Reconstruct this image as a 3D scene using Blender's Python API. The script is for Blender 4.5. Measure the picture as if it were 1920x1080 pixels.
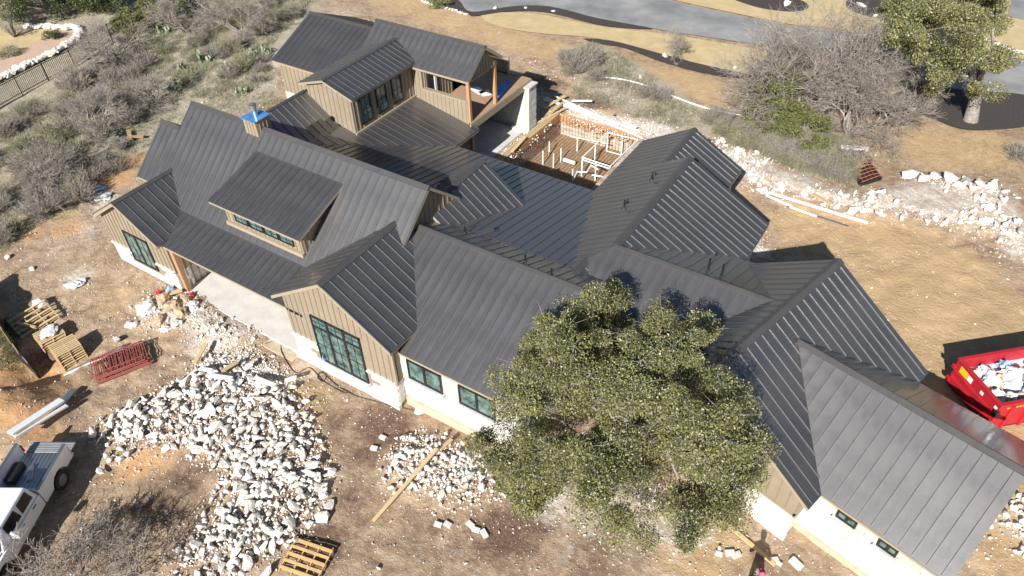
import bpy, bmesh, math, random
import numpy as np
from mathutils import Vector, Matrix, Quaternion
for o in list(bpy.data.objects): bpy.data.objects.remove(o)
random.seed(7); RNG=np.random.default_rng(11)
S=bpy.context.scene; COL=S.collection

# ------------------------------------------------------------------ camera
# world: x along the long facade (to the right), y away from the facade, z up, metres
F_=1375.; PIT=math.radians(41.62); ROLL=math.radians(-1.72); YA=math.radians(-56.28); YG=math.radians(-41.48); CH=25.
def _v(d):
    X,Y,Z=d; c,s=math.cos(PIT),math.sin(PIT); x=X; y=-(Z*c+Y*s); z=Y*c-Z*s
    return np.array([math.cos(ROLL)*x-math.sin(ROLL)*y, math.sin(ROLL)*x+math.cos(ROLL)*y, z])
_Mc=np.array([_v(e) for e in np.eye(3)]).T
_R=np.array([[-math.sin(YA),-math.cos(YA),0],[math.sin(YA+math.pi/2),math.cos(YA+math.pi/2),0],[0,0,1]])
MW=_Mc@_R.T
cd_=bpy.data.cameras.new('camera'); cam=bpy.data.objects.new('camera',cd_); COL.objects.link(cam)
cd_.sensor_width=36; cd_.lens=F_/1920*36; cd_.clip_start=.1; cd_.clip_end=1500
cam.matrix_world=Matrix(((MW[0][0],-MW[1][0],-MW[2][0],0),(MW[0][1],-MW[1][1],-MW[2][1],0),(MW[0][2],-MW[1][2],-MW[2][2],CH),(0,0,0,1)))
S.camera=cam
# ------------------------------------------------------------------ light
SUN=Vector((.145,-.83,.54)).normalized()
W=bpy.data.worlds.new('World'); S.world=W; W.use_nodes=True
nt=W.node_tree; bg=nt.nodes['Background']; sk=nt.nodes.new('ShaderNodeTexSky'); sk.sky_type='NISHITA'; sk.sun_disc=False
sk.sun_elevation=math.asin(SUN.z); sk.sun_rotation=math.atan2(SUN.x,SUN.y); sk.air_density=1.0; sk.dust_density=.4
nt.links.new(sk.outputs[0],bg.inputs[0]); bg.inputs[1].default_value=.05
sl=bpy.data.lights.new('sun','SUN'); sl.energy=5.0; sl.angle=math.radians(.5); sl.color=(1,.955,.89)
so=bpy.data.objects.new('sun',sl); COL.objects.link(so); so.rotation_euler=SUN.to_track_quat('Z','Y').to_euler(); so.location=(0,0,60)
S.render.engine='CYCLES'; S.cycles.diffuse_bounces=2
S.view_settings.view_transform='Standard'; S.view_settings.look='None'; S.view_settings.exposure=.64; S.view_settings.gamma=1
S.view_settings.use_curve_mapping=False
S.render.resolution_x=1024; S.render.resolution_y=576

# ------------------------------------------------------------------ survey helpers (photogrammetry of the place)
def ray(px,py): return MW.T@np.array([(px-960)/F_,(py-540)/F_,1.])
O_=np.array([0,0,CH])
def P(px,py,z=0.):
    d=ray(px,py); return O_+d*((z-CH)/d[2])
def onpl(px,py,n,p0):
    d=ray(px,py); n=np.array(n,float); return O_+d*(np.dot(np.array(p0)-O_,n)/np.dot(d,n))
def onY(px,py,y): return onpl(px,py,(0,1,0),(0,y,0))
def onX(px,py,x): return onpl(px,py,(1,0,0),(x,0,0))
ANG=YG-YA; CX,CY=math.cos(ANG),-math.sin(ANG)
CV=np.array([CX,CY,0]); DV=np.array([-CY,CX,0])
def cd2(c,d,z=0): v=CV*c+DV*d; return (v[0],v[1],z)
def tocd(p): return (float(np.dot(p,CV)),float(np.dot(p,DV)),p[2])
def onD(px,py,d): return tocd(onpl(px,py,DV,DV*d))
def proj(p):
    v=(np.asarray(p,float)-O_)@MW.T
    return 960+F_*v[...,0]/v[...,2],540+F_*v[...,1]/v[...,2]
def inpoly(x,y,poly):
    x=np.asarray(x,float); y=np.asarray(y,float); r=np.zeros(x.shape,bool); n=len(poly); j=n-1
    for i in range(n):
        xi,yi=poly[i][:2]; xj,yj=poly[j][:2]
        if yi!=yj:
            r^=((yi>y)!=(yj>y))&(x<(xj-xi)*(y-yi)/(yj-yi)+xi)
        j=i
    return r
# ------------------------------------------------------------------ materials
MATS={}
def mat(name,col,rough=.7,col2=None,nscale=3.,bump=0.,bscale=20.,metal=0.,spec=.5,vary=0.,island=0.,stretch=None,transl=0.):
    if name in MATS: return MATS[name]
    m=bpy.data.materials.new(name); m.use_nodes=True; t=m.node_tree; N=t.nodes; L=t.links; b=N['Principled BSDF']
    b.inputs['Roughness'].default_value=rough; b.inputs['Metallic'].default_value=metal
    b.inputs['Specular IOR Level'].default_value=spec
    tc=N.new('ShaderNodeTexCoord'); vec=tc.outputs['Object']
    if stretch:
        mp=N.new('ShaderNodeMapping'); mp.inputs['Scale'].default_value=stretch; L.new(vec,mp.inputs[0]); vec=mp.outputs[0]
    c=N.new('ShaderNodeRGB'); c.outputs[0].default_value=(*col,1); out=c.outputs[0]
    if col2:
        n=N.new('ShaderNodeTexNoise'); n.inputs['Scale'].default_value=nscale; n.inputs['Detail'].default_value=8; n.inputs['Roughness'].default_value=.65; L.new(vec,n.inputs['Vector'])
        r=N.new('ShaderNodeValToRGB'); r.color_ramp.elements[0].position=.35; r.color_ramp.elements[1].position=.65
        r.color_ramp.elements[0].color=(*col,1); r.color_ramp.elements[1].color=(*col2,1); L.new(n.outputs[0],r.inputs[0]); out=r.outputs[0]
    if vary or island:
        h=N.new('ShaderNodeHueSaturation'); L.new(out,h.inputs['Color'])
        if island: g=N.new('ShaderNodeNewGeometry'); src=g.outputs['Random Per Island']; k=island
        else: g=N.new('ShaderNodeObjectInfo'); src=g.outputs['Random']; k=vary
        mr=N.new('ShaderNodeMapRange'); mr.inputs['To Min'].default_value=1-k; mr.inputs['To Max'].default_value=1+k; L.new(src,mr.inputs[0]); L.new(mr.outputs[0],h.inputs['Value'])
        if island:
            mr2=N.new('ShaderNodeMapRange'); mr2.inputs['To Min'].default_value=.485; mr2.inputs['To Max'].default_value=.52
            ma=N.new('ShaderNodeMath'); ma.operation='FRACT'; mb_=N.new('ShaderNodeMath'); mb_.operation='MULTIPLY'; mb_.inputs[1].default_value=7.31; L.new(src,mb_.inputs[0]); L.new(mb_.outputs[0],ma.inputs[0]); L.new(ma.outputs[0],mr2.inputs[0]); L.new(mr2.outputs[0],h.inputs['Hue'])
        out=h.outputs[0]
    L.new(out,b.inputs['Base Color'])
    if bump:
        n2=N.new('ShaderNodeTexNoise'); n2.inputs['Scale'].default_value=bscale; n2.inputs['Detail'].default_value=6; L.new(vec,n2.inputs['Vector'])
        bp=N.new('ShaderNodeBump'); bp.inputs['Strength'].default_value=1; bp.inputs['Distance'].default_value=bump; L.new(n2.outputs[0],bp.inputs['Height']); L.new(bp.outputs[0],b.inputs['Normal'])
    if transl:
        tr=N.new('ShaderNodeBsdfTranslucent'); L.new(out,tr.inputs[0]); mx=N.new('ShaderNodeMixShader'); mx.inputs[0].default_value=transl
        L.new(b.outputs[0],mx.inputs[1]); L.new(tr.outputs[0],mx.inputs[2]); L.new(mx.outputs[0],N['Material Output'].inputs[0])
    MATS[name]=m; return m
M_roof=mat('dark bronze standing seam metal',(.030,.028,.029),.47,(.042,.039,.039),.7,.009,.55,0,.5,vary=.06)
_b=M_roof.node_tree.nodes['Principled BSDF']; _t=M_roof.node_tree; _n=_t.nodes.new('ShaderNodeTexNoise'); _n.inputs['Scale'].default_value=1.1; _n.inputs['Detail'].default_value=9; _n.inputs['Roughness'].default_value=.7
_r=_t.nodes.new('ShaderNodeMapRange'); _r.inputs['From Min'].default_value=.3; _r.inputs['From Max'].default_value=.7; _r.inputs['To Min'].default_value=.38; _r.inputs['To Max'].default_value=.58; _t.links.new(_n.outputs[0],_r.inputs[0]); _t.links.new(_r.outputs[0],_b.inputs['Roughness'])
_b.inputs['IOR'].default_value=2.5; _b.inputs['Coat Weight'].default_value=.5; _b.inputs['Coat Roughness'].default_value=.12
M_cap=mat('dark metal trim',(.06,.058,.06),.42,(.075,.072,.072),1.5,0,1,0,.6)
M_trim=mat('tan painted trim',(.33,.27,.195),.6,(.36,.30,.215),2)
M_side=mat('taupe board siding',(.265,.215,.155),.65,(.31,.255,.185),1.2,.002,6)
M_bat=mat('taupe batten',(.24,.195,.14),.65,(.27,.22,.16),3)
M_stone=mat('white limestone block',(.66,.65,.62),.85,(.53,.515,.48),3,.014,9,vary=.09)
M_mort=mat('pale mortar',(.42,.39,.34),.9,(.6,.57,.5),6,.005,30)
M_found=mat('tan foundation concrete',(.60,.50,.36),.9,(.46,.37,.26),2.5,.006,15)
M_conc=mat('pale concrete slab',(.66,.65,.62),.8,(.55,.53,.50),1.3,.003,12)
M_black=mat('black window frame',(.018,.019,.02),.35)
M_glass=mat('teal window glass',(.012,.035,.036),.05,(.17,.27,.26),2.6,0,1,0,.9)  # pale noise patches paint reflections and interior glimpses into the glass
M_wood=mat('cedar post',(.50,.29,.15),.6,(.40,.22,.11),4,.003,30,stretch=(8,8,.6))
M_lum=mat('pine lumber',(.62,.47,.27),.7,(.50,.36,.19),3,.002,30,vary=.12,stretch=(6,6,1))
M_osb=mat('oriented strand board',(.45,.30,.20),.8,(.30,.19,.12),14,.003,40)
M_dark=mat('shadowy interior',(.03,.028,.026),.9)  # interior shade painted as near-black, for the door opening and soffit
M_blue=mat('blue plastic film',(.02,.12,.50),.3,(.05,.25,.75),2)
M_bcap=mat('blue filmed sheet metal',(.06,.27,.72),.22,(.25,.50,.9),3,metal=.5)
M_steel=mat('galvanised steel',(.55,.58,.6),.3,None,metal=.9)
M_white=mat('white plastic pipe',(.83,.83,.82),.4,vary=.05)
M_red=mat('red dumpster paint',(.52,.016,.03),.5,(.34,.02,.03),2.2,.01,3)
M_redsteel=mat('red painted frame',(.36,.07,.06),.6,(.25,.10,.08),8)
M_rebar=mat('rusty rebar',(.20,.085,.045),.85)
M_mulch=mat('dark mulch',(.035,.028,.026),.95,(.075,.062,.055),9,.05,14)
M_road=mat('grey concrete drive',(.33,.33,.325),.85,(.19,.195,.20),.28,.004,20)
M_lawn=mat('dormant grass',(.58,.46,.26),.95,(.47,.37,.19),.8,.02,30)
M_rock=mat('limestone rock',(.82,.79,.75),.9,(.60,.54,.47),5,.03,12,vary=.2)
M_rocks=mat('limestone chips',(.80,.75,.69),.9,(.54,.46,.39),2,island=.38)
M_bark=mat('grey oak bark',(.36,.33,.30),.95,(.20,.18,.16),6,.02,20)
M_twig=mat('bare grey twigs',(.38,.34,.30),.9,(.26,.225,.195),1,island=.35)
M_leaf=mat('live oak leaves',(.14,.15,.052),.42,(.29,.28,.115),.9,island=.55,spec=.6,transl=.18)
M_leafg=mat('pale highlight leaves',(.33,.325,.22),.4,None,island=.4,spec=.6,transl=.15)  # pale leaf colour paints the white highlights of the oak crowns
M_jun=mat('juniper foliage',(.10,.12,.038),.7,(.20,.20,.07),1.2,island=.4,transl=.1)
M_dkgrn=mat('dark evergreen foliage',(.05,.07,.025),.7,(.10,.12,.04),1.2,island=.4,transl=.1)
M_brush=mat('dry olive brush',(.33,.31,.22),.9,(.20,.20,.12),.4,island=.4,transl=.1)
M_cact=mat('prickly pear pads',(.19,.24,.15),.7,(.33,.36,.25),3,island=.25)
M_tire=mat('black rubber',(.02,.02,.02),.8)
M_wpaint=mat('white truck paint',(.80,.81,.84),.25,None,spec=.6)
M_tarp=mat('black silt fabric',(.02,.02,.022),.5)
M_ply=mat('orange plywood form',(.50,.27,.13),.75,(.34,.19,.10),2,.002,20)
M_sand=mat('wet sand bed',(.42,.32,.19),.95,(.25,.18,.11),4,.02,20)
M_fence=mat('black iron',(.02,.02,.02),.5)
# ------------------------------------------------------------------ mesh helpers
class MB:
    def __init__(s): s.v=[]; s.f=[]; s.M=None
    def add(s,vs,fs):
        n=len(s.v)
        if s.M is not None: vs=[tuple(s.M@Vector(v)) for v in vs]
        s.v+= [tuple(map(float,v)) for v in vs]; s.f+=[tuple(i+n for i in f) for f in fs]; return s
    def box(s,x0,x1,y0,y1,z0,z1):
        return s.add([(x,y,z) for z in (z0,z1) for y in (y0,y1) for x in (x0,x1)],[(0,2,3,1),(4,5,7,6),(0,1,5,4),(2,6,7,3),(0,4,6,2),(1,3,7,5)])
    def bar(s,a,b,w,h,up=(0,0,1)):
        a=Vector(a); b=Vector(b); d=(b-a).normalized(); u=Vector(up)
        if abs(d.dot(u))>.98: u=Vector((1,0,0))
        r=d.cross(u).normalized(); u=r.cross(d).normalized(); vs=[]
        for p in (a,b):
            for i,j in ((-1,-1),(1,-1),(1,1),(-1,1)): vs.append(p+r*(w/2*i)+u*(h/2*j))
        return s.add(vs,[(0,1,2,3)[::-1],(4,5,6,7),(0,1,5,4),(1,2,6,5),(2,3,7,6),(3,0,4,7)])
    def tube(s,pts,rad,n=6,cap=True):
        pts=[Vector(p) for p in pts]; rad=rad if hasattr(rad,'__len__') else [rad]*len(pts); vs=[]; fs=[]
        for i,p in enumerate(pts):
            d=(pts[min(i+1,len(pts)-1)]-pts[max(i-1,0)]).normalized(); u=Vector((0,0,1)) if abs(d.z)<.9 else Vector((1,0,0))
            r=d.cross(u).normalized(); u=r.cross(d)
            for k in range(n):
                a=2*math.pi*k/n; vs.append(p+(r*math.cos(a)+u*math.sin(a))*rad[i])
        for i in range(len(pts)-1):
            for k in range(n):
                a=i*n+k; b=i*n+(k+1)%n; fs.append((a,b,b+n,a+n))
        if cap: fs.append(tuple(range(n))[::-1]); fs.append(tuple((len(pts)-1)*n+k for k in range(n)))
        return s.add(vs,fs)
    def prism(s,poly,off):
        """poly: 3D planar polygon; off: extrusion vector"""
        n=len(poly); off=Vector(off); a=[Vector(p) for p in poly]
        fs=[tuple(range(n)),tuple(range(n,2*n))[::-1]]+[(i,(i+1)%n,(i+1)%n+n,i+n)[::-1] for i in range(n)]
        return s.add(a+[p+off for p in a],fs)
    def mesh(s,name,m,smooth=False):
        me=bpy.data.meshes.new(name); me.from_pydata(s.v,[],s.f)
        if isinstance(m,(list,tuple)):
            for q in m: me.materials.append(q)
        elif m: me.materials.append(m)
        bm=bmesh.new(); bm.from_mesh(me); bmesh.ops.recalc_face_normals(bm,faces=bm.faces); bm.to_mesh(me); bm.free()
        if smooth: me.polygons.foreach_set('use_smooth',[True]*len(me.polygons))
        return me
    def build(s,name,m,parent=None,smooth=False,bevel=0):
        o=bpy.data.objects.new(name,s.mesh(name,m,smooth)); COL.objects.link(o)
        if parent: o.parent=parent
        if bevel:
            b=o.modifiers.new('bevel','BEVEL'); b.width=bevel; b.segments=2; b.limit_method='ANGLE'
        return o
def npmesh(name,V,Fc,m,parent=None):
    me=bpy.data.meshes.new(name); nv=len(V); nf,k=Fc.shape
    me.vertices.add(nv); me.vertices.foreach_set('co',V.astype(np.float32).ravel())
    me.loops.add(nf*k); me.loops.foreach_set('vertex_index',Fc.astype(np.int32).ravel())
    me.polygons.add(nf); me.polygons.foreach_set('loop_start',(np.arange(nf)*k).astype(np.int32)); 
    me.update(calc_edges=True); me.validate()
    if m: me.materials.append(m)
    o=bpy.data.objects.new(name,me); COL.objects.link(o)
    if parent: o.parent=parent
    return o
def tag(o,label=None,cat=None,group=None,kind=None):
    if label: o['label']=label
    if cat: o['category']=cat
    if group: o['group']=group
    if kind: o['kind']=kind
    return o
def empty(name,loc,rz=0,label=None,cat=None,group=None):
    o=bpy.data.objects.new(name,None); COL.objects.link(o); o.location=tuple(map(float,loc)); o.rotation_euler=(0,0,rz); o.empty_display_size=.3
    return tag(o,label,cat,group)
def copy_tree(o,parent=None):
    c=o.copy(); COL.objects.link(c); c.parent=parent
    for ch in list(o.children): copy_tree(ch,c)
    return c
def dup(o,loc,rot=None,sc=None,label=None,group=None):
    c=copy_tree(o); c.location=tuple(map(float,loc))
    if rot is not None: c.rotation_euler=rot
    if sc is not None: c.scale=(sc,sc,sc) if not hasattr(sc,'__len__') else sc
    if label: c['label']=label
    if group: c['group']=group
    return c
def noise2(x,y,s,seed=0):
    r=np.random.default_rng(seed); out=0
    for k in range(5):
        a=r.uniform(0,6.28); f=s*(1+.7*k); ph=r.uniform(0,6.28,2)
        out=out+np.sin((x*np.cos(a)+y*np.sin(a))*f+ph[0]+1.7*np.sin((x*np.sin(a)-y*np.cos(a))*f*.6+ph[1]))/(1+.5*k)
    return out/2.6
# ------------------------------------------------------------------ ground
PITX=(-22.6,-16.4); PITY=(32.2,40.5)
def blob(x,y,cx,cy,r): return np.exp(-((x-cx)**2+(y-cy)**2)/(r*r))
RP={ # rubble outlines in survey pixels
 'pile1':[(190,800),(330,725),(470,690),(560,750),(605,850),(612,940),(560,1010),(450,1085),(330,1085),(345,1020),(425,950),(425,885),(370,850),(300,835),(230,872)],
 'pile2':[(722,868),(760,822),(830,832),(900,868),(922,915),(885,950),(800,925),(740,900)],
 'pile3':[(255,590),(300,553),(380,565),(445,625),(520,600),(470,650),(400,640),(330,612),(280,612)],
 'pile4':[(360,680),(440,650),(520,690),(560,745),(470,720),(400,720)],
 'right':[(1335,262),(1420,290),(1500,325),(1600,372),(1700,336),(1865,345),(1925,392),(1925,470),(1850,440),(1700,412),(1600,402),(1480,372),(1400,352),(1360,320)],
 'right2':[(1870,440),(1930,430),(1930,500),(1890,490)],
 'pit':[(1060,190),(1130,210),(1245,235),(1235,258),(1150,262),(1060,222)],
 'pitleft':[(925,300),(990,238),(1018,228),(1022,236),(975,275),(948,310)],
 'corner':[(1865,950),(1925,925),(1925,1060),(1890,1020)],
 'oakunder':[(900,870),(1020,840),(1180,870),(1330,950),(1380,1000),(1300,1060),(1100,1010),(960,980)],
 'gable':[(1400,480),(1415,445),(1450,465),(1420,480)]}
RW={k:[P(*q)[:2] for q in v] for k,v in RP.items()}
def softpoly(x,y,poly,r=.5):
    a=np.zeros(np.shape(x))
    for dx,dy in ((0,0),(r,0),(-r,0),(0,r),(0,-r),(.7*r,.7*r),(-.7*r,.7*r),(.7*r,-.7*r),(-.7*r,-.7*r)): a=a+inpoly(x+dx,y+dy,poly)
    return a/9.
def gh(x,y):
    x=np.asarray(x,float); y=np.asarray(y,float)
    z=.035*noise2(x,y,1.3,1)+.06*noise2(x,y,.35,2)
    z=z*np.clip((46-y)/6+np.clip((-x-36)/10,0,1),.12,1)
    z=z+1.3*blob(x,y,*P(20,780)[:2],1.9)+.25*noise2(x,y,2.2,6)*blob(x,y,*P(30,760)[:2],2.2)-.8*blob(x,y,*P(60,705)[:2],1.6)
    z=z+.32*softpoly(x,y,RW['pile1'],.9)+.22*softpoly(x,y,RW['pile2'],.6)+.25*softpoly(x,y,RW['pile3'],.6)+.3*softpoly(x,y,RW['right'],.9)
    z=z+.022*noise2(x,y,3.4,8)*(y<46)*(x>-38)
    for (a,b,c,d) in ((-34,9,-22,13),(-36,11.5,-28,12.5),(-24,6,-12,12),(-12,8,4,11),(-3,33,8,44),(-6,31,2,46),(-1.5,31,6.5,46)):
        L2=(c-a)**2+(d-b)**2; t=np.clip(((x-a)*(c-a)+(y-b)*(d-b))/L2,0,1); dist=np.hypot(x-a-t*(c-a)-.5*np.sin(t*5),y-b-t*(d-b)-.4*np.sin(t*4+1))
        z=z-.075*np.exp(-((np.abs(dist)-.0)/.2)**2)+.035*np.exp(-((dist-.42)/.16)**2)
    z=z+.08*noise2(x,y,2.6,5)*np.exp(-((x+30)**2+(y-10)**2)/60)
    return z
def G(px,py,dz=0.):
    p=P(px,py,0); z=float(gh(p[0],p[1])); p=P(px,py,z); return (p[0],p[1],float(gh(p[0],p[1]))+dz)
def axis(a0,a1,st,far0,far1):
    c=list(np.arange(a0,a1+st/2,st)); s=st; x=c[0]; l=[]
    while x>far0: s*=1.12; x-=s; l.append(x)
    s=st; x=c[-1]; r=[]
    while x<far1: s*=1.12; x+=s; r.append(x)
    return np.array(l[::-1]+c+r)
gx=axis(-46,12,.19,-420,380); gy=axis(0,47,.19,-220,460)
XX,YY=np.meshgrid(gx,gy); ZZ=gh(XX,YY); nx_,ny_=len(gx),len(gy)
VV=np.stack([XX,YY,ZZ],-1).reshape(-1,3)
ii,jj=np.meshgrid(np.arange(nx_-1),np.arange(ny_-1)); q=(jj*nx_+ii).ravel()
FF=np.stack([q,q+1,q+1+nx_,q+nx_],-1)
cxm=(gx[:-1]+gx[1:])/2; cym=(gy[:-1]+gy[1:])/2; CXm,CYm=np.meshgrid(cxm,cym)
hole=((CXm>PITX[0])&(CXm<PITX[1])&(CYm>PITY[0])&(CYm<PITY[1])).ravel()
FF=FF[~hole]
ground=npmesh('ground',VV,FF,None); tag(ground,kind='structure')
ground.data.polygons.foreach_set('use_smooth',[True]*len(ground.data.polygons))
# masks: R white rubble, G brush soil, B dark brown, A smooth sandy track
x,y=VV[:,0],VV[:,1]; px_,py_=proj(VV); vis=(VV@MW.T)[:,2]>-1e9
def pm(poly,r=1.2):
    return softpoly(x,y,[P(*q)[:2] for q in poly],r)
R=np.zeros(len(x))
for k,v in RW.items(): R=np.maximum(R,softpoly(x,y,v,.7)*{'oakunder':.55,'pile1':.32,'pile2':.35,'pitleft':.5}.get(k,.8 if k!='right' else .55))
for (a,b,r,s) in ((400,640,1.6,.8),(430,625,1.2,.8),(330,520,1.5,.35),(140,520,1.2,.6),(150,430,2,.5),(200,380,2,.5),(880,880,1.2,.7),(560,700,1.0,.6),(1190,1030,2,.35),(1060,1020,1.5,.35),(640,880,1,.3),(1180,235,1.3,1),(1230,245,1.5,1),(1700,690,1,.2),(1690,560,1.4,.25),(1590,470,1,.3),(100,470,2,.35),(500,120,2.5,.5),(560,240,2.5,.5),(700,50,2.0,.45),(480,130,3,.4),(640,30,3,.45),(1000,180,2.5,.4),(1080,235,2,.5),(1420,470,.9,.8),(240,300,1.6,.3),(480,340,2,.3),(850,1040,1,.3),(1250,1060,2,.3)):
    c=P(a,b); R=np.maximum(R,s*blob(x,y,c[0],c[1],r))
Gm=pm([(-300,520),(120,400),(240,300),(400,240),(520,190),(520,110),(600,20),(640,-120),(-300,-120)],2.5)
Gm=np.maximum(Gm,.8*pm([(1040,90),(1130,80),(1250,150),(1330,210),(1450,270),(1580,300),(1600,360),(1500,330),(1340,260),(1200,225),(1090,170)],1))
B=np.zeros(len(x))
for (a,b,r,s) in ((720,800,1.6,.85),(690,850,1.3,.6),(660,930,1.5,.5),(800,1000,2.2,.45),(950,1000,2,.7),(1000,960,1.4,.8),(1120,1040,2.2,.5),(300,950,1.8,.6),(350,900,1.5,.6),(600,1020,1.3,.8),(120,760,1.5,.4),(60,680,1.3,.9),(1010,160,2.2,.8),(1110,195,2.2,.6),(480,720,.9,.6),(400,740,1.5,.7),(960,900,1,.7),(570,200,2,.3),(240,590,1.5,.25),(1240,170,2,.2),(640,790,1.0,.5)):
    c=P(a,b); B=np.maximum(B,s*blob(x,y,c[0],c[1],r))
B=np.maximum(B,.5*softpoly(x,y,RW['pile1'],.5))  # dark soil tone that also paints shade into gaps between the heap's rocks
A=pm([(1450,380),(1600,410),(1750,430),(1860,500),(1920,560),(2100,800),(1900,1200),(1750,760),(1600,500),(1440,440)],1.2)
A=np.maximum(A,.9*pm([(700,-60),(860,20),(1020,75),(1250,125),(1420,160),(1400,215),(1250,170),(1130,110),(1000,110),(900,75),(700,10)],1.5))
A=np.maximum(A,.7*pm([(1400,215),(1920,245),(1920,330),(1700,320),(1640,260)],1.5)); A=np.maximum(A,.8*blob(x,y,*P(30,740)[:2],3))
for (a,b,r,s) in ((570,760,1.5,.8),(350,480,2,.3),(220,560,2,.5),(600,850,1.2,.5),(250,880,1,.7),(1300,1060,1.8,.8),(1360,1020,1.2,.8),(200,330,2,.7),(120,400,1.5,.6)):
    c=P(a,b); A=np.maximum(A,s*blob(x,y,c[0],c[1],r))
OR=np.zeros(len(x))
for (a,b,r,s) in ((40,765,2.0,1),(15,720,1.8,1),(70,705,1.3,.9),(90,830,1.2,.6),(215,335,1.6,.8),(250,300,1.2,.8),(130,430,1.5,.6),(60,440,1.4,.5),(130,650,1.,.5),(1690,330,1.5,.3),(560,700,.8,.5),(300,860,1.0,.6),(260,870,1.,.7)):
    c=P(a,b); OR=np.maximum(OR,s*blob(x,y,c[0],c[1],r))
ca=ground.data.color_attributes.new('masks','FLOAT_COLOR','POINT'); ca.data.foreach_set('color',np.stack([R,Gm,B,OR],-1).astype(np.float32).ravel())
cb=ground.data.attributes.new('track','FLOAT','POINT'); cb.data.foreach_set('value',A.astype(np.float32))
def ground_mat():
    m=bpy.data.materials.new('construction dirt'); m.use_nodes=True; t=m.node_tree; N=t.nodes; L=t.links; b=N['Principled BSDF']; b.inputs['Roughness'].default_value=.95; b.inputs['Specular IOR Level'].default_value=.15
    geo=N.new('ShaderNodeNewGeometry'); pos=geo.outputs['Position']
    at=N.new('ShaderNodeAttribute'); at.attribute_name='masks'; sp=N.new('ShaderNodeSeparateColor'); L.new(at.outputs['Color'],sp.inputs[0])
    at2=N.new('ShaderNodeAttribute'); at2.attribute_name='track'
    def noise(s,d=8,r=.6,dist=0):
        n=N.new('ShaderNodeTexNoise'); n.inputs['Scale'].default_value=s; n.inputs['Detail'].default_value=d; n.inputs['Roughness'].default_value=r; n.inputs['Distortion'].default_value=dist; L.new(pos,n.inputs['Vector']); return n.outputs[0]
    def ramp(src,p0,p1,c0=(0,0,0),c1=(1,1,1)):
        r=N.new('ShaderNodeValToRGB'); e=r.color_ramp.elements; e[0].position=p0; e[1].position=p1; e[0].color=(*c0,1); e[1].color=(*c1,1); L.new(src,r.inputs[0]); return r.outputs[0]
    def mix(f,a,b2):
        x=N.new('ShaderNodeMix'); x.data_type='RGBA'; 
        if isinstance(f,float): x.inputs[0].default_value=f
        else: L.new(f,x.inputs[0])
        for k,s in ((6,a),(7,b2)):
            if isinstance(s,tuple): x.inputs[k].default_value=(*s,1)
            else: L.new(s,x.inputs[k])
        return x.outputs[2]
    def math_(op,a,b2):
        x=N.new('ShaderNodeMath'); x.operation=op; x.use_clamp=(op!='LESS_THAN')
        for k,s in ((0,a),(1,b2)):
            if isinstance(s,(int,float)): x.inputs[k].default_value=s
            else: L.new(s,x.inputs[k])
        return x.outputs[0]
    base=mix(ramp(noise(.5,10,.65),.38,.62),(.47,.345,.225),(.30,.205,.135))
    base=mix(ramp(noise(2.3,10,.75),.45,.75),base,(.55,.45,.34))
    base=mix(math_('MULTIPLY',ramp(noise(1.1,8,.7,1),.5,.62),.6),base,(.235,.15,.10))
    tr=mix(ramp(noise(.45,10,.65),.35,.7),(.56,.395,.225),(.42,.295,.17)); tr=mix(ramp(noise(.9,6,.6,2.5),.55,.7),tr,(.60,.465,.30))
    n7=noise(1.7,9,.7)
    def mk(src,lo=.25,amp=.55):   # ragged mask
        a=N.new('ShaderNodeMath'); a.operation='MULTIPLY_ADD'; L.new(n7,a.inputs[0]); a.inputs[1].default_value=amp*2; a.inputs[2].default_value=-amp
        s=N.new('ShaderNodeMath'); s.operation='ADD'; L.new(a.outputs[0],s.inputs[0]); L.new(src,s.inputs[1]); return ramp(s.outputs[0],.3,.62)
    c=mix(mk(at2.outputs['Fac']),base,tr)
    brush=mix(ramp(noise(1.2,10,.75),.4,.6),(.38,.335,.25),(.52,.455,.355)); brush=mix(ramp(noise(6,6,.7),.5,.65),brush,(.25,.245,.155))
    c=mix(mk(sp.outputs[1]),c,brush)
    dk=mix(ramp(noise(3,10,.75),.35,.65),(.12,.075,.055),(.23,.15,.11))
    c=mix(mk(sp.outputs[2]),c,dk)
    wh=mix(ramp(noise(3,10,.8),.38,.6),(.44,.36,.29),(.72,.67,.60))
    c=mix(mk(sp.outputs[0]),c,wh)
    c=mix(mk(at.outputs['Alpha']),c,mix(ramp(noise(2.2,10,.75),.35,.65),(.50,.27,.125),(.60,.385,.215)))
    # pebbles in three sizes
    for sc,th,col in ((5.,.16,(.74,.69,.62)),(13.,.20,(.66,.58,.50)),(28.,.23,(.60,.50,.42)),(9.,.13,(.13,.09,.07))):
        v=N.new('ShaderNodeTexVoronoi'); v.inputs['Scale'].default_value=sc; v.inputs['Randomness'].default_value=1; L.new(pos,v.inputs['Vector'])
        d=math_('MULTIPLY',sp.outputs[0],.22); th_=math_('ADD',d,th-.06); 
        rnd=ramp(noise(2.2*sc/6,4,.8),.42,.6)
        thr=math_('MULTIPLY',th_,rnd)
        thr=math_('MULTIPLY',thr,math_('SUBTRACT',1.15,math_('MULTIPLY',at2.outputs['Fac'],.75)))
        f=math_('LESS_THAN',v.outputs['Distance'],thr); c=mix(f,c,col)
    L.new(c,b.inputs['Base Color'])
    h=math_('ADD',math_('MULTIPLY',noise(6,10,.75),.5),math_('MULTIPLY',noise(1.5,8,.6,1.5),.5))
    bp=N.new('ShaderNodeBump'); bp.inputs['Distance'].default_value=.16; bp.inputs['Strength'].default_value=.9; L.new(h,bp.inputs['Height']); L.new(bp.outputs[0],b.inputs['Normal'])
    return m
ground.data.materials.append(ground_mat())
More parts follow.
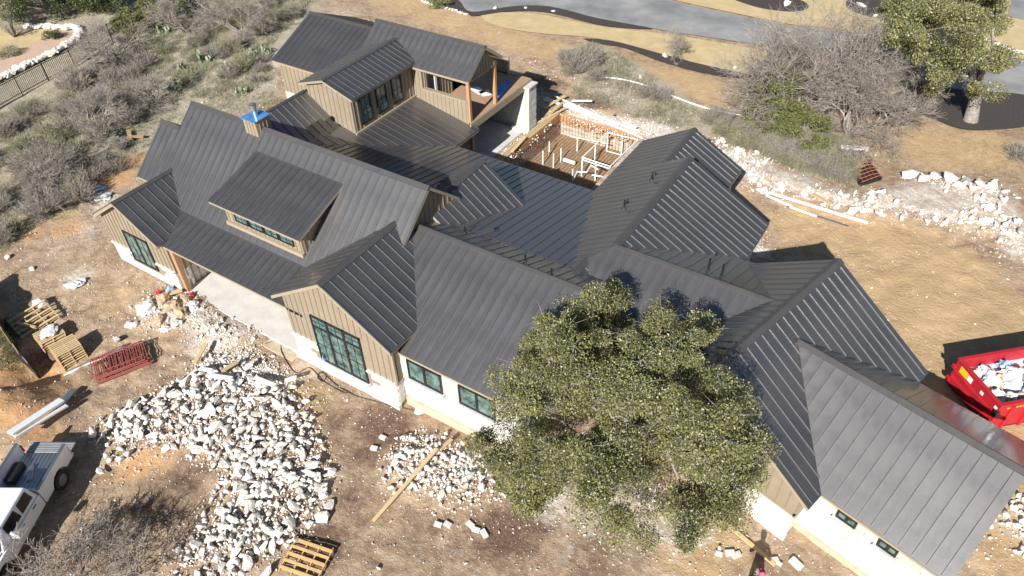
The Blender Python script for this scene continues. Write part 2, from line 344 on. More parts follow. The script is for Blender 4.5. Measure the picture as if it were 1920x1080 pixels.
def smooth_loop(pts,n=6,closed=True):
    out=[]; k=len(pts)
    for i in range(k if closed else k-1):
        p0,p1,p2,p3=[np.array(pts[(i+j)%k] if closed else pts[min(max(i+j,0),k-1)],float) for j in (-1,0,1,2)]
        for s in range(n):
            t=s/n; out.append(.5*((2*p1)+(-p0+p2)*t+(2*p0-5*p1+4*p2-p3)*t*t+(-p0+3*p1-3*p2+p3)*t**3))
    if not closed: out.append(np.array(pts[-1],float))
    return out
def sheet(name,pix,z,m,n=5,kind='structure',label=None,cat=None):
    pts=smooth_loop([P(*q) for q in pix],n); b=MB(); b.add([(p[0],p[1],z) for p in pts],[tuple(range(len(pts)))]); o=b.build(name,m)
    me=o.data
    if me.polygons[0].normal.z<0: me.flip_normals()
    bm=bmesh.new(); bm.from_mesh(me); bmesh.ops.triangulate(bm,faces=bm.faces); bm.to_mesh(me); bm.free()
    return tag(o,label,cat,kind=kind)
sheet('lawn',[(905,28),(1000,27),(1120,50),(1250,66),(1350,82),(1450,100),(1600,130),(1700,160),(1700,195),(1500,165),(1430,148),(1330,128),(1240,105),(1120,74),(1010,64),(930,50)],.09,M_lawn)
sheet('driveway',[(858,-60),(862,4),(884,24),(960,14),(1030,14),(1120,36),(1250,60),(1350,75),(1450,92),(1600,125),(1750,165),(1870,185),(1935,196),(2100,215),(2100,130),(1930,118),(1800,95),(1650,75),(1560,58),(1480,50),(1380,30),(1270,6),(1180,-20),(1100,-60)],.10,M_road)
sheet('lawn',[(1180,-22),(1270,3),(1380,27),(1480,47),(1560,55),(1650,72),(1800,92),(1930,114),(2300,140),(2300,-60),(1900,-200),(1300,-200),(1100,-70)],.094,M_lawn)
sheet('road',[(1880,-60),(1895,0),(1890,28),(1935,42),(2200,80),(2200,-60)],.104,M_road)
sheet('mulch_bed',[(800,-12),(845,0),(862,4),(884,24),(960,14),(1030,14),(1120,36),(1225,56),(1130,50),(1030,26),(960,23),(890,32),(870,24),(830,14)],.108,M_mulch)
sheet('mulch_bed',[(1094,75),(1150,79),(1240,103),(1330,126),(1440,148),(1560,165),(1560,190),(1440,158),(1330,142),(1240,118),(1170,92),(1130,85)],.106,M_mulch)
sheet('mulch_bed',[(1560,195),(1640,190),(1720,165),(1800,170),(1930,182),(1985,215),(1930,238),(1860,246),(1800,244),(1740,222),(1690,212),(1620,216)],.112,M_mulch)
sheet('mulch_bed',[(1372,-4),(1400,10),(1440,20),(1490,24),(1516,16),(1500,2),(1440,-12)],.112,M_mulch)
sheet('mulch_bed',[(1585,10),(1600,24),(1640,36),(1700,42),(1720,20),(1650,-8),(1600,-8)],.112,M_mulch)
# neighbour's yard, far left
sheet('lawn',[(-160,60),(0,50),(47,56),(90,56),(130,58),(95,67),(43,95),(0,113),(-160,152)],.03,M_lawn)
M_pink=mat('decomposed granite path',(.56,.40,.30),.95,(.48,.34,.25),2,.01,20)
sheet('path',[(-160,150),(0,110),(43,93),(93,66),(135,58),(145,64),(132,78),(90,98),(0,140),(-160,205)],.034,M_pink)

# ------------------------------------------------------------------ the house
house=empty('house',(-14,20,0),0,'sprawling unfinished house with dark metal gable roofs and tan board siding','house')
HL=Vector(house.location)
class HM(MB):
    def build(s,name,m,parent=None,**k):
        o=MB.build(s,name,m,parent or house,**k)
        if (parent or house) is house: o.location=-HL
        return o
PANELS=0
def clip(poly,nx,ny,c):     # keep nx*x+ny*y>=c
    out=[]; n=len(poly)
    for i in range(n):
        a=poly[i]; b=poly[(i+1)%n]; da=nx*a[0]+ny*a[1]-c; db=nx*b[0]+ny*b[1]-c
        if da>=0: out.append(a)
        if (da>=0)!=(db>=0):
            t=da/(da-db); out.append((a[0]+(b[0]-a[0])*t,a[1]+(b[1]-a[1])*t))
    return out
def slope(poly,p0,grad,w=.46,label=None,off=0.,fascia=.17,ribh=.036,pieces=True):
    """roof face over plan polygon; z = p0.z + grad.(xy-p0)"""
    global PANELS
    zf=lambda x,y:p0[2]+grad[0]*(x-p0[0])+grad[1]*(y-p0[1])
    g=math.hypot(*grad); u=(grad[0]/g,grad[1]/g); v=(-u[1],u[0])
    sh=HM(); sh.prism([(a,b,zf(a,b)-.012) for a,b in poly],(0,0,-fascia)); so_=sh.build('roof_slope',M_trim)
    if label: so_['label']=label
    ss=[a*v[0]+b*v[1] for a,b in poly]; s0=min(ss)-off; k=0; J=MB()
    nrm=Vector((-grad[0],-grad[1],1)).normalized()
    while s0<max(ss):
        c=clip(clip(poly,v[0],v[1],max(s0,min(ss)-1)),-v[0],-v[1],-(s0+w)); 
        if len(c)>=3:
            m=MB() if pieces else J
            # small outward drip edge: scale panel slightly along the slope
            us=[a*u[0]+b*u[1] for a,b in c]; um=(min(us)+max(us))/2
            pts=[]
            for (a,b),uu in zip(c,us):
                e=.03*(1 if uu>um else -1) if abs(uu-min(us))<.35 or abs(uu-max(us))<.02 else 0
                e=-.03 if uu<um else .0
                pts.append((a+u[0]*e,b+u[1]*e,zf(a,b)+g*e))
            m.prism(pts,(0,0,-.016+.004)) if False else m.prism([(a,b,z+.012) for a,b,z in pts],(0,0,-.024))
            # rib along the s0 side
            on=[(a,b) for a,b in c if abs(a*v[0]+b*v[1]-s0)<1e-4]
            if len(on)>=2:
                on.sort(key=lambda q:q[0]*u[0]+q[1]*u[1]); a,b=on[0],on[-1]
                L_=math.dist(a,b)
                if L_>.3:
                    t0,t1=.02/L_,1-.12/L_
                    A_=Vector((a[0]+(b[0]-a[0])*t0,a[1]+(b[1]-a[1])*t0,0)); B_=Vector((a[0]+(b[0]-a[0])*t1,a[1]+(b[1]-a[1])*t1,0))
                    A_.z=zf(A_.x,A_.y)+.012; B_.z=zf(B_.x,B_.y)+.012
                    m.bar(A_+nrm*ribh/2,B_+nrm*ribh/2,.019,ribh,nrm)
            if pieces:
                o=m.build('roof_panel',M_roof,so_); PANELS+=1
        s0+=w
    if not pieces and J.v:
        o=J.build('roof_panel',M_roof,so_); o['kind']='stuff'
    return so_
def cap(a,b,w=.17,drop=.5,drop2=None):
    """ridge cap along a-b with two wings"""
    a=Vector(a); b=Vector(b); d=(b-a).normalized(); r=Vector((d.y,-d.x,0)).normalized(); drop2=drop if drop2 is None else drop2
    m=HM(); z=Vector((0,0,.065))
    vs=[]
    for p in (a-d*.02,b+d*.02):
        vs+=[p+z-r*w-Vector((0,0,w*drop)),p+z,p+z+r*w-Vector((0,0,w*drop2)),p+z+r*w-Vector((0,0,w*drop2+.05)),p+z-Vector((0,0,.06)),p+z-r*w-Vector((0,0,w*drop+.05))]
    m.add(vs,[(0,1,7,6),(1,2,8,7),(2,3,9,8),(3,4,10,9),(4,5,11,10),(5,0,6,11),(0,5,4,1),(1,4,3,2),(6,7,10,11),(7,8,9,10)])
    return m.build('ridge_cap',M_cap)
# --- left wing, front slope (pitch .876)
PL=(0,18.82,5.97); GL=(0,.876)
slope([(-34.77,16.78),(-32.3,16.78),(-32.3,16.25),(-17.7,16.25),(-17.7,20.3),(-33.23,20.3),(-33.23,19.2),(-34.77,19.2)],PL,GL,off=.12)
slope([(-34.77,19.2),(-33.23,19.2),(-33.23,21.6),(-34.77,21.6)],(-34,19.2,6.303),(0,-.876),pieces=False)
slope([(-33.23,20.3),(-17.7,20.3),(-17.7,22.36),(-33.23,22.36)],(-34,20.3,7.267),(0,-.86),pieces=False)
cap((-33.23,20.3,7.267),(-17.7,20.3,7.267),.17,.86); cap((-34.77,19.2,6.303),(-33.28,19.2,6.303),.15,.86)
slope([(-31.0,14.3),(-20.6,14.3),(-20.6,16.25),(-31.0,16.25)],(0,16.25,3.718),(0,.327),off=.12)
# --- left small gable, ridge x=-32.6
slope([(-32.6,14.0),(-30.05,14.0),(-30.05,18.3),(-32.6,18.3)],(-32.6,0,4.86),(-.64,0),off=.3)
slope([(-35.2,14.0),(-32.6,14.0),(-32.6,18.3),(-35.2,16.9)],(-32.6,0,4.86),(.64,0),pieces=False)
cap((-32.6,14.0,4.86),(-32.6,17.6,4.86),.16,.64)
# --- big front gable, ridge x=-18.62
slope([(-18.62,14.0),(-15.25,14.0),(-15.25,15.9),(-15.25,19.2),(-18.62,19.2)],(-18.62,0,5.97),(-.63,0),off=.35)
slope([(-21.98,14.0),(-18.62,14.0),(-18.62,19.2),(-21.98,19.2)],(-18.62,0,5.97),(.645,0),off=.35,ribh=.035)
cap((-18.62,14.0,5.97),(-18.62,18.85,5.97),.19,.63)
# --- shed dormer
DZ=(6.44-5.33)/(19.36-16.2)
slope([(-27.95,16.2),(-22.03,16.2),(-22.03,19.38),(-27.75,19.38)],(0,19.36,6.46),(0,DZ),off=.1,fascia=.15)
# --- middle roof, ridge y=19.46
slope([(-17.3,14.62),(-9.62,14.62),(-9.62,19.46),(-17.78,19.46)],(0,19.46,5.69),(0,.495),off=.1)
slope([(-17.78,19.46),(-9.62,19.46),(-9.62,21.2),(-17.78,21.2)],(0,19.46,5.69),(0,-.49),off=.1)
cap((-17.75,19.46,5.69),(-9.62,19.46,5.69),.15,.49)
# --- low roof behind, falls to the courtyard
slope([(-26.9,25.4),(-17.5,21.21),(-10.6,21.21),(-14.05,29.2),(-23.08,29.2)],(0,29.2,3.1),(0,-.219),off=.2)
slope([(-30.5,21.6),(-17.5,21.21),(-26.9,25.4),(-30.5,25.4)],(0,29.2,3.1),(0,-.219),off=.2)
# deck roof, falls to +x
slope([(-26.9,25.4),(-23.08,29.2),(-23.08,31.55),(-29.0,31.55),(-29.0,23.35),(-28.86,23.35)],(-23.1,0,3.1),(-.215,0),w=.46,ribh=.022)
# connector ridge x=-31.2
slope([(-31.2,20.6),(-29.0,20.6),(-29.0,26.3),(-31.2,26.3)],(-31.2,0,5.92),(-.70,0),off=.2)
slope([(-33.4,20.6),(-31.2,20.6),(-31.2,26.3),(-33.4,26.3)],(-31.2,0,5.92),(.70,0),pieces=False)
cap((-31.2,21.5,5.92),(-31.2,26.0,5.92),.12,.7)
# --- small inner gable x=-18.35
slope([(-18.35,20.6),(-15.9,20.6),(-15.9,25.3),(-18.35,25.3)],(-18.35,0,5.75),(-.735,0),off=.25)
slope([(-20.8,20.6),(-18.35,20.6),(-18.35,25.3),(-20.8,25.3)],(-18.35,0,5.75),(.735,0),off=.25,ribh=.035)
cap((-18.35,21.8,5.75),(-18.35,25.3,5.75),.17,.7)
# --- upper storey: cross gable x=-29.3
slope([(-29.3,25.74),(-27.25,25.74),(-27.25,31.2),(-29.3,32.7)],(-29.3,0,7.1),(-.32,0),w=.40,off=.2,ribh=.03,fascia=.13)
slope([(-31.25,25.74),(-29.3,25.74),(-29.3,32.7),(-31.25,31.2)],(-29.3,0,7.1),(.31,0),w=.40,off=.2,ribh=.05,fascia=.13)
cap((-29.3,25.74,7.1),(-29.3,32.45,7.1),.14,.32)
# --- upper main, ridge y=32.87
slope([(-31.35,31.06),(-23.27,31.06),(-23.27,32.87),(-31.35,32.87)],(0,32.87,7.63),(0,.766),off=.2)
slope([(-31.35,32.87),(-23.27,32.87),(-23.27,34.6),(-31.35,34.6)],(0,32.87,7.63),(0,-.72),pieces=False)
cap((-31.35,32.87,7.63),(-23.27,32.87,7.63),.13,.74)
slope([(-37.1,28.93),(-31.0,28.93),(-31.0,32.86),(-37.1,32.86)],(0,32.86,7.0),(0,.436),off=.2)
slope([(-37.1,32.86),(-31.3,32.86),(-31.3,36.8),(-37.1,36.8)],(0,32.86,7.0),(0,-.436),off=.2)
cap((-37.1,32.86,7.0),(-31.36,32.86,7.0),.15,.43)
# --- right centre wing D, ridge x=-9.87
slope([(-14.1,21.3),(-12.3,20.3),(-10.72,20.3),(-10.72,21.9),(-9.87,22.86),(-9.87,31.1),(-14.1,31.1)],(-9.87,0,5.5),(.567,0),off=.2,ribh=.045)
slope([(-9.87,22.86),(-5.42,22.86),(-5.42,31.1),(-9.87,31.1)],(-9.87,0,5.5),(-.545,0),off=.2)
cap((-9.87,22.9,5.5),(-9.87,31.1,5.5),.2,.56)
slope([(-14.1,31.12),(-11.15,31.12),(-11.15,35.1),(-14.1,35.1)],(-9.87,0,5.5),(.567,0),off=.2,ribh=.045)
slope([(-11.15,30.4),(-8.2,30.4),(-8.2,35.1),(-11.15,35.1)],(-11.15,0,4.775),(-.555,0),off=.2)
cap((-11.15,31.15,4.775),(-11.15,35.1,4.775),.17,.56)
# little gable at the corner
slope([(-10.72,20.25),(-9.35,20.25),(-9.35,22.3),(-10.72,22.3)],(-10.72,0,5.02),(-.567,0),off=.1,ribh=.05)
cap((-10.72,20.3,5.02),(-10.72,22.0,5.02),.17,.56)
# --- right front slope F, ridge y=22.86
slope([(-9.2,18.2),(-4.4,18.2),(-1.9,22.86),(-9.87,22.86),(-10.72,21.9),(-10.2,19.9)],(0,22.86,5.5),(0,.46),off=.1,ribh=.012)
slope([(-9.87,22.86),(-2.4,22.86),(-4.3,27.4),(-9.4,27.4)],(0,22.86,5.5),(0,-.47),off=.1)
cap((-9.7,22.86,5.5),(-3.1,22.86,5.5),.12,.47)
# --- garage wings in the turned frame
def cdp(*pts): return [cd2(c,d)[:2] for c,d in pts]
def cslope(pts,p,g,**k):
    gx_,gy_=CV[0]*g[0]+DV[0]*g[1],CV[1]*g[0]+DV[1]*g[1]
    return slope(cdp(*pts),cd2(p[0],p[1],p[2]),(gx_,gy_),**k)
cslope([(-12.6,16.0),(-8.12,16.0),(-8.12,24.8),(-12.6,24.8)],(-8.12,0,6.0),(.655,0),off=.2)
cslope([(-8.12,16.0),(-3.5,16.0),(-3.5,24.8),(-8.12,24.8)],(-8.12,0,6.0),(-.652,0),off=.2)
cap(cd2(-8.12,16.0,6.0),cd2(-8.12,24.8,6.0),.2,.65)
cslope([(-7.1,20.25),(-3.52,16.84),(.84,16.84),(.84,20.25)],(0,20.25,5.40),(0,.704),off=.15)
cslope([(-7.1,20.25),(.84,20.25),(.84,24.0),(-4.4,24.0)],(0,20.25,5.40),(0,-.64),off=.15)
cap(cd2(-7.05,20.25,5.4),cd2(.84,20.25,5.4),.16,.68)

# --- walls
STONES=[]
def wall(a,b,tops,z0,n,name='wall',m=None,t=.18,batten=None,bz0=None,stone=None,holes=()):
    """vertical wall between plan points a,b seen from normal side n; tops = [(frac,z)...]"""
    a=np.array(a,float); b=np.array(b,float); L_=np.linalg.norm(b-a); d=(b-a)/L_; n=np.array(n,float); a=a+d*.006; b=b-d*.006; L_-=.012
    w=HM(); poly=[(*a,z0),(*b,z0)]+[(*(a+(b-a)*f),z) for f,z in sorted(tops,reverse=True)]
    w.prism(poly,(-n[0]*t,-n[1]*t,0)); wo=w.build(name,m or M_side)
    def top(s):
        f=s/L_; tt=sorted(tops)
        for (f0,z_0),(f1,z_1) in zip(tt,tt[1:]):
            if f0<=f<=f1: return z_0+(z_1-z_0)*(f-f0)/(f1-f0 or 1)
        return tt[-1][1]
    def cut(s,zs,z1):
        segs=[(zs,z1)]
        for (s0,s1,h0,h1) in holes:
            if s0-.05<s<s1+.05: segs=[q for (p0,p1) in segs for q in ((p0,min(p1,h0)),(max(p0,h1),p1)) if q[1]-q[0]>.05]
        return segs
    if batten:
        s=batten*.5
        while s<L_:
            for (p0,p1) in cut(s,(bz0 if bz0 is not None else z0)+.02,top(s)-.02):
                q=a+d*s+n*.012; HM().bar((q[0],q[1],p0),(q[0],q[1],p1),.05,.03,(n[0],n[1],0)).build('batten',M_bat,wo)
            s+=batten
    if stone:
        zs0,zs1=stone; z=zs0; r=0
        while z<zs1-.05:
            h=min(.24,zs1-z); s=-.0 if r%2 else -.2
            while s<L_:
                l=random.uniform(.34,.72); s0=max(s,0)+.006; s1=min(s+l,L_)-.006
                if s1-s0>.08:
                    zt=min(z+h-.012,min(top(s0),top(s1)))
                    ok=zt-z>.06 and not any(s1>h_[0] and s0<h_[1] and zt>h_[2]+.02 and z<h_[3]-.02 for h_ in holes)
                    if ok: STONES.append((wo,a+d*s0,a+d*s1,n,z,zt,random.uniform(.012,.03)))
                s+=l
            z+=h; r+=1
    return wo
def window(a,b,z0,z1,n,cols=2,rows=1,transom=None,grid=(2,2),fr=.07,sill=None):
    a=np.array(a,float); b=np.array(b,float); n=np.array(n,float); L_=np.linalg.norm(b-a); d=(b-a)/L_
    P3=lambda s,z,o:(a[0]+d[0]*s+n[0]*o,a[1]+d[1]*s+n[1]*o,z)
    m=HM()
    def hb(s0,s1,zc,h,o=.0,dp=.12): m.bar(P3(s0,zc,o),P3(s1,zc,o),dp,h)
    def vb(s,zb,zt,w,o=0.,dp=.12): m.bar(P3(s,zb,o),P3(s,zt,o),dp,w,(d[0],d[1],0)) 
    hb(0,L_,z0+fr/2,fr); hb(0,L_,z1-fr/2,fr); vb(fr/2,z0,z1,fr,.002); vb(L_-fr/2,z0,z1,fr,.002)
    cw=L_/cols; zt=z1 if not transom else transom
    for i in range(1,cols): vb(cw*i,z0,z1,fr*1.6,-.004)
    if transom: hb(0,L_,zt,fr*1.3,-.006)
    w=m.build('window',M_black)
    for i in range(cols):
        g=HM(); s0=cw*i+fr*.6; s1=cw*(i+1)-fr*.6
        g.prism([P3(s0,z0+fr*.6,.012),P3(s1,z0+fr*.6,.012),P3(s1,zt-fr*.5,.012),P3(s0,zt-fr*.5,.012)],(-n[0]*.02,-n[1]*.02,0)); g.build('pane',M_glass,w)
        if transom: g=HM(); g.prism([P3(s0,zt+fr*.5,.012),P3(s1,zt+fr*.5,.012),P3(s1,z1-fr*.6,.012),P3(s0,z1-fr*.6,.012)],(-n[0]*.02,-n[1]*.02,0)); g.build('pane',M_glass,w)
        q=HM()
        for k in range(1,grid[0]): s=s0+(s1-s0)*k/grid[0]; q.bar(P3(s,z0,.02),P3(s,z1,.02),.02,.022,(d[0],d[1],0))
        for k in range(1,grid[1]): z=z0+(zt-z0)*k/grid[1]; q.bar(P3(s0,z,.021),P3(s1,z,.021),.02,.022)
        if transom: q.bar(P3(s0,(zt+z1)/2,.021),P3(s1,(zt+z1)/2,.021),.02,.022)
        if q.v: q.build('muntin',M_black,w)
    if sill: HM().bar(P3(-.1,z0-.05,.08),P3(L_+.1,z0-.05,.08),.16,.09).build('sill',sill,w)
    return w
FN=(0,-1); RN=(1,0)
# left gable front
wall((-35.15,14.35),(-29.98,14.35),[(0,3.1),(.49,4.72),(1,3.05)],0,FN,batten=.34,bz0=1.3,stone=(0.05,1.3),holes=((1.6,3.75,.7,2.75),))
HM().box(-35.17,-33.55,14.24,14.36,1.28,1.36).build('stone_ledge',M_stone); HM().box(-31.5,-30.0,14.24,14.36,1.28,1.36).build('stone_ledge',M_stone)
window((-33.5,14.33),(-31.55,14.33),.75,2.68,FN,2,grid=(2,1))
wall((-35.15,17.1),(-35.15,14.35),[(0,3.0),(1,3.0)],0,(-1,0))
wall((-34.5,17.1),(-34.5,21.3),[(0,4.3),(.5,6.0),(1,4.3)],0,(-1,0)); wall((-34.5,17.15),(-32,17.15),[(0,4.2),(1,4.2)],0,FN,batten=.34)
wall((-33.1,19.0),(-33.1,22.2),[(0,6.0),(.4,7.0),(1,5.3)],0,(-1,0))
# porch
wall((-29.98,17.2),(-21.6,17.2),[(0,3.6),(1,3.6)],0,FN,m=M_found)
wall((-29.98,14.35),(-29.98,17.2),[(0,3.1),(1,3.5)],0,(1,0),batten=.34,stone=(0.05,1.2))
wall((-21.62,17.2),(-21.62,14.3),[(0,3.8),(1,3.8)],0,(-1,0))
HM().box(-29.9,-21.6,14.28,17.2,-.2,.14).build('porch_slab',M_conc,bevel=.02)
HM().box(-29.9,-21.6,13.75,14.28,-.2,.03).build('porch_step',M_found,bevel=.02)
HM().bar((-29.72,14.5,.14),(-29.72,14.5,3.0),.24,.24).build('porch_post',M_wood,bevel=.01)
HM().bar((-29.9,14.5,2.98),(-21.7,14.5,2.98),.2,.24).build('porch_beam',M_wood)
d_=HM(); d_.box(-27.2,-26.1,17.12,17.2,.14,2.5); dd=d_.build('door',M_wood); HM().bar((-26.25,17.08,1.2),(-26.25,17.08,1.5),.04,.04).build('handle',M_black,dd)
window((-25.5,17.17),(-24.0,17.17),.9,2.6,FN,2)
# big gable front
wall((-21.6,14.3),(-15.5,14.3),[(0,3.85),(.488,5.8),(1,3.9)],0,FN,batten=.335,bz0=1.5,stone=(.3,1.5),holes=((1.55,4.5,.6,3.5),))
HM().box(-21.62,-20.07,14.19,14.31,1.48,1.56).build('stone_ledge',M_stone); HM().box(-17.15,-15.48,14.19,14.31,1.48,1.56).build('stone_ledge',M_stone)
HM().box(-21.64,-15.46,14.12,14.3,-.2,.3).build('foundation',M_conc)
window((-20.02,14.28),(-17.2,14.28),.62,3.42,FN,3,transom=2.8,grid=(2,2),sill=M_stone)
wall((-15.5,14.3),(-15.5,15.3),[(0,3.75),(1,3.75)],0,RN,batten=.3,bz0=1.6,stone=(.3,1.6))
HM().box(-15.52,-15.42,14.2,14.7,1.55,1.64).build('stone_ledge',M_trim)
HM().bar((-15.47,14.27,1.64),(-15.47,14.27,3.7),.09,.09).build('corner_board',M_trim)
# middle wall
wall((-15.5,14.72),(-9.75,14.72),[(0,3.25),(1,3.25)],0,FN,m=M_mort,stone=(.5,3.25),holes=((.4,2.15,1.85,3.0),(3.0,4.75,1.85,3.0)))
HM().box(-15.42,-9.7,14.6,14.75,-.2,.5).build('foundation',M_found)
window((-15.1,14.7),(-13.35,14.7),1.87,3.0,FN,2,grid=(1,1),sill=M_stone); window((-12.5,14.7),(-10.75,14.7),1.87,3.0,FN,2,grid=(1,1),sill=M_stone)
wall((-9.75,14.72),(-9.75,18.6),[(0,3.3),(1,5.0)],0,RN,m=M_mort,stone=(.3,3.2))
wall((-9.75,18.5),(-4.6,18.5),[(0,3.25),(1,3.25)],0,FN,m=M_mort,stone=(.3,3.2))
# gable end of the left wing above middle roof
wall((-17.95,18.2),(-17.95,22.3),[(0,5.0),(.51,7.05),(1,5.4)],3.0,RN,batten=.34)
wall((-33,22.1),(-17.95,22.1),[(0,5.5),(1,5.5)],3.0,(0,1))
# big inner gable far end
wall((-20.6,25.0),(-16.1,25.0),[(0,3.95),(.5,5.6),(1,3.95)],3.0,(0,1))
# dormer
wall((-27.45,16.57),(-22.38,16.57),[(0,5.22),(1,5.32)],3.8,FN,batten=.3,holes=((.62,4.5,4.3,5.0),),name='dormer_wall')
for i in range(4): window((-26.78+i*.99,16.56),(-25.86+i*.99,16.56),4.40,4.88,FN,1,grid=(2,2),fr=.05)
wall((-22.38,16.57),(-22.38,19.3),[(0,5.3),(1,6.3)],3.8,RN,batten=.3,name='dormer_wall')
wall((-27.45,19.3),(-27.45,16.57),[(0,6.3),(1,5.3)],3.8,(-1,0),name='dormer_wall')
HM().box(-27.47,-22.36,16.44,16.56,4.0,4.2).build('dormer_apron',M_trim)
# upper storey
wall((-30.95,26.04),(-27.68,26.04),[(0,6.45),(.5,6.9),(1,6.45)],3.3,FN,batten=.36)
wall((-30.95,31.4),(-30.95,26.04),[(0,6.45),(1,6.45)],0,(-1,0))
wall((-27.68,26.04),(-27.68,31.4),[(0,6.42),(1,6.42)],3.3,RN,batten=.3,holes=((.5,1.55,4.3,6.2),(1.85,2.95,4.3,6.2),(3.3,4.35,4.3,6.2)))
for y0 in (26.66,28.04,29.42): window((-27.66,y0),(-27.66,y0+.9),4.42,6.06,RN,1,grid=(2,2),fr=.09)
HM().box(-27.66,-27.56,26.0,31.45,4.08,4.2).build('base_flashing',M_trim)
wall((-27.68,31.42),(-27.0,31.42),[(0,6.25),(1,6.25)],3.6,FN,batten=.3)
wall((-27.0,31.42),(-23.7,31.42),[(0,4.72),(1,4.72)],2.9,FN,batten=.3,name='knee_wall')
HM().box(-27.0,-23.75,31.36,31.66,4.7,4.77).build('knee_wall_cap',M_trim)
HM().box(-27.0,-23.5,31.38,31.58,5.98,6.2).build('porch_header',M_trim)
wall((-37.0,29.35),(-30.95,29.35),[(0,5.2),(1,5.2)],3.0,FN,batten=.36)
wall((-37.0,29.3),(-30.95,29.3),[(0,3.0),(1,3.0)],-.6,FN,m=M_mort)
wall((-37.0,36.4),(-37.0,29.35),[(0,5.2),(.5,6.8),(1,5.2)],-.6,(-1,0)); wall((-37,36.4),(-27,36.4),[(0,5.2),(1,5.2)],0,(0,1))
wall((-26.95,31.6),(-26.95,34.3),[(0,6.3),(.5,7.5),(1,6.3)],3.3,RN,batten=.3,holes=((.2,.8,3.4,5.6),))
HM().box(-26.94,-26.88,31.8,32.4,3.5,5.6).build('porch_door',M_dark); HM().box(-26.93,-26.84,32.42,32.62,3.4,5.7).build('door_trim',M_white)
wall((-23.55,31.42),(-23.55,34.35),[(0,6.1),(.5,7.35),(1,6.1)],5.95,RN,batten=.28,name='porch_gable')
for y in (31.55,34.25): HM().bar((-23.68,y,3.36),(-23.68,y,5.98),.2,.2).build('porch_post',M_wood,bevel=.008)
HM().bar((-23.62,31.5,5.98),(-23.62,34.3,5.98),.14,.2).build('porch_beam',M_wood)
HM().box(-27.0,-23.75,31.6,38.1,3.15,3.33).build('balcony_floor',M_osb)
HM().prism([(-23.85,31.5,3.34),(-23.52,31.42,3.34),(-23.52,38.25,3.34),(-24.6,38.25,3.34)],(0,0,.05)).build('rim_board',M_osb)
HM().box(-23.56,-23.48,31.3,38.25,2.9,3.36).build('balcony_fascia',M_trim); HM().box(-27,-23.5,38.2,38.28,2.9,3.36).build('balcony_fascia',M_trim)
wall((-27.0,38.2),(-25.3,38.2),[(0,4.4),(1,4.4)],3.2,FN,batten=.3,name='knee_wall'); HM().bar((-25.2,38.1,3.3),(-25.2,38.1,4.55),.14,.14).build('rail_post',M_trim)
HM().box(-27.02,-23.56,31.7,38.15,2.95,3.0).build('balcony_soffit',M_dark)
HM().prism([(*P(925,170,3.4)[:2],3.4),(*P(948,150,3.4)[:2],3.4),(*P(960,154,3.4)[:2],3.4),(*P(933,188,3.4)[:2],3.4)],(0,0,-.02)).build('deck_membrane',M_blue)
for q in (((880,166),(897,163),(912,172),(898,178)),((897,172),(916,168),(922,178),(905,181))): HM().prism([(*P(*w,3.36)[:2],3.36) for w in q],(0,0,.02)).build('white_sheet',M_white)
HM().prism([(*P(*w,3.35)[:2],3.35) for w in ((880,164),(893,160),(905,167),(893,173))],(0,0,.012)).build('green_board',mat('green board',(.35,.42,.28),.8))
# lower level behind: patio and courtyard walls
wall((-27.0,29.2),(-27.0,38.2),[(0,3.0),(1,3.0)],0,RN,m=M_side)
window((-26.98,34.3),(-26.98,36.0),.9,2.5,RN,2)
wall((-27.0,29.0),(-14.0,29.0),[(0,2.95),(1,2.95)],0,(0,1),m=M_mort)
HM().box(-27,-23.45,28.9,37.2,-.2,.12).build('patio_slab',M_conc,bevel=.02)
HM().bar((-23.6,31.5,.1),(-23.6,31.5,2.95),.22,.22).build('patio_post',M_wood)
wall((-26.9,37.37),(-23.15,37.37),[(0,2.9),(1,3.15)],0,FN,m=M_mort,stone=(.1,2.9),name='fireplace_wall')
wall((-23.15,37.3),(-23.15,38.25),[(0,3.15),(1,3.15)],0,RN,m=M_mort,t=.3,stone=(.1,3.12),name='fireplace_end'); HM().box(-23.5,-23.05,37.22,38.3,3.12,3.22).build('stone_cap',M_stone)
HM().box(-24.4,-23.0,36.9,37.2,.1,.25).build('hearth',M_conc)
wall((-13.7,34.9),(-13.7,21.5),[(0,2.95),(1,2.95)],0,(-1,0),m=M_mort); wall((-8.5,34.8),(-13.7,34.8),[(0,3.1),(.48,4.6),(1,3.05)],0,(0,1))
wall((-8.5,30.8),(-8.5,34.8),[(0,3.1),(1,3.1)],0,RN,m=M_mort); wall((-5.85,23),(-5.85,30.8),[(0,3.1),(1,3.1)],0,RN,m=M_mort,stone=(.2,3.0)); wall((-5.85,30.8),(-13.7,30.8),[(0,3.15),(.5,5.3),(1,3.1)],0,(0,1))
# garage block walls
def cwall(a,b,tops,z0,n,**k):
    nn=CV*n[0]+DV*n[1]; return wall(cd2(*a)[:2],cd2(*b)[:2],tops,z0,(nn[0],nn[1]),**k)
cwall((-12.1,16.45),(-3.95,16.45),[(0,3.2),(.49,5.8),(1,3.15)],0,(0,-1),batten=.4,bz0=1.6,stone=(.3,1.6))
cwall((-3.95,16.45),(-3.95,24.3),[(0,3.15),(1,3.15)],0,(1,0),batten=.3,bz0=1.6,stone=(.3,1.6))
cwall((-3.95,24.3),(-12.1,24.3),[(0,3.15),(.51,5.8),(1,3.2)],0,(0,1)); cwall((-12.1,24.3),(-12.1,16.45),[(0,3.2),(1,3.2)],0,(-1,0))
cwall((-3.95,17.2),(.45,17.2),[(0,2.95),(1,2.95)],-.4,(0,-1),m=M_mort,stone=(.25,2.95),holes=((1.05,1.85,1.95,2.5),(2.85,3.65,1.95,2.5)))
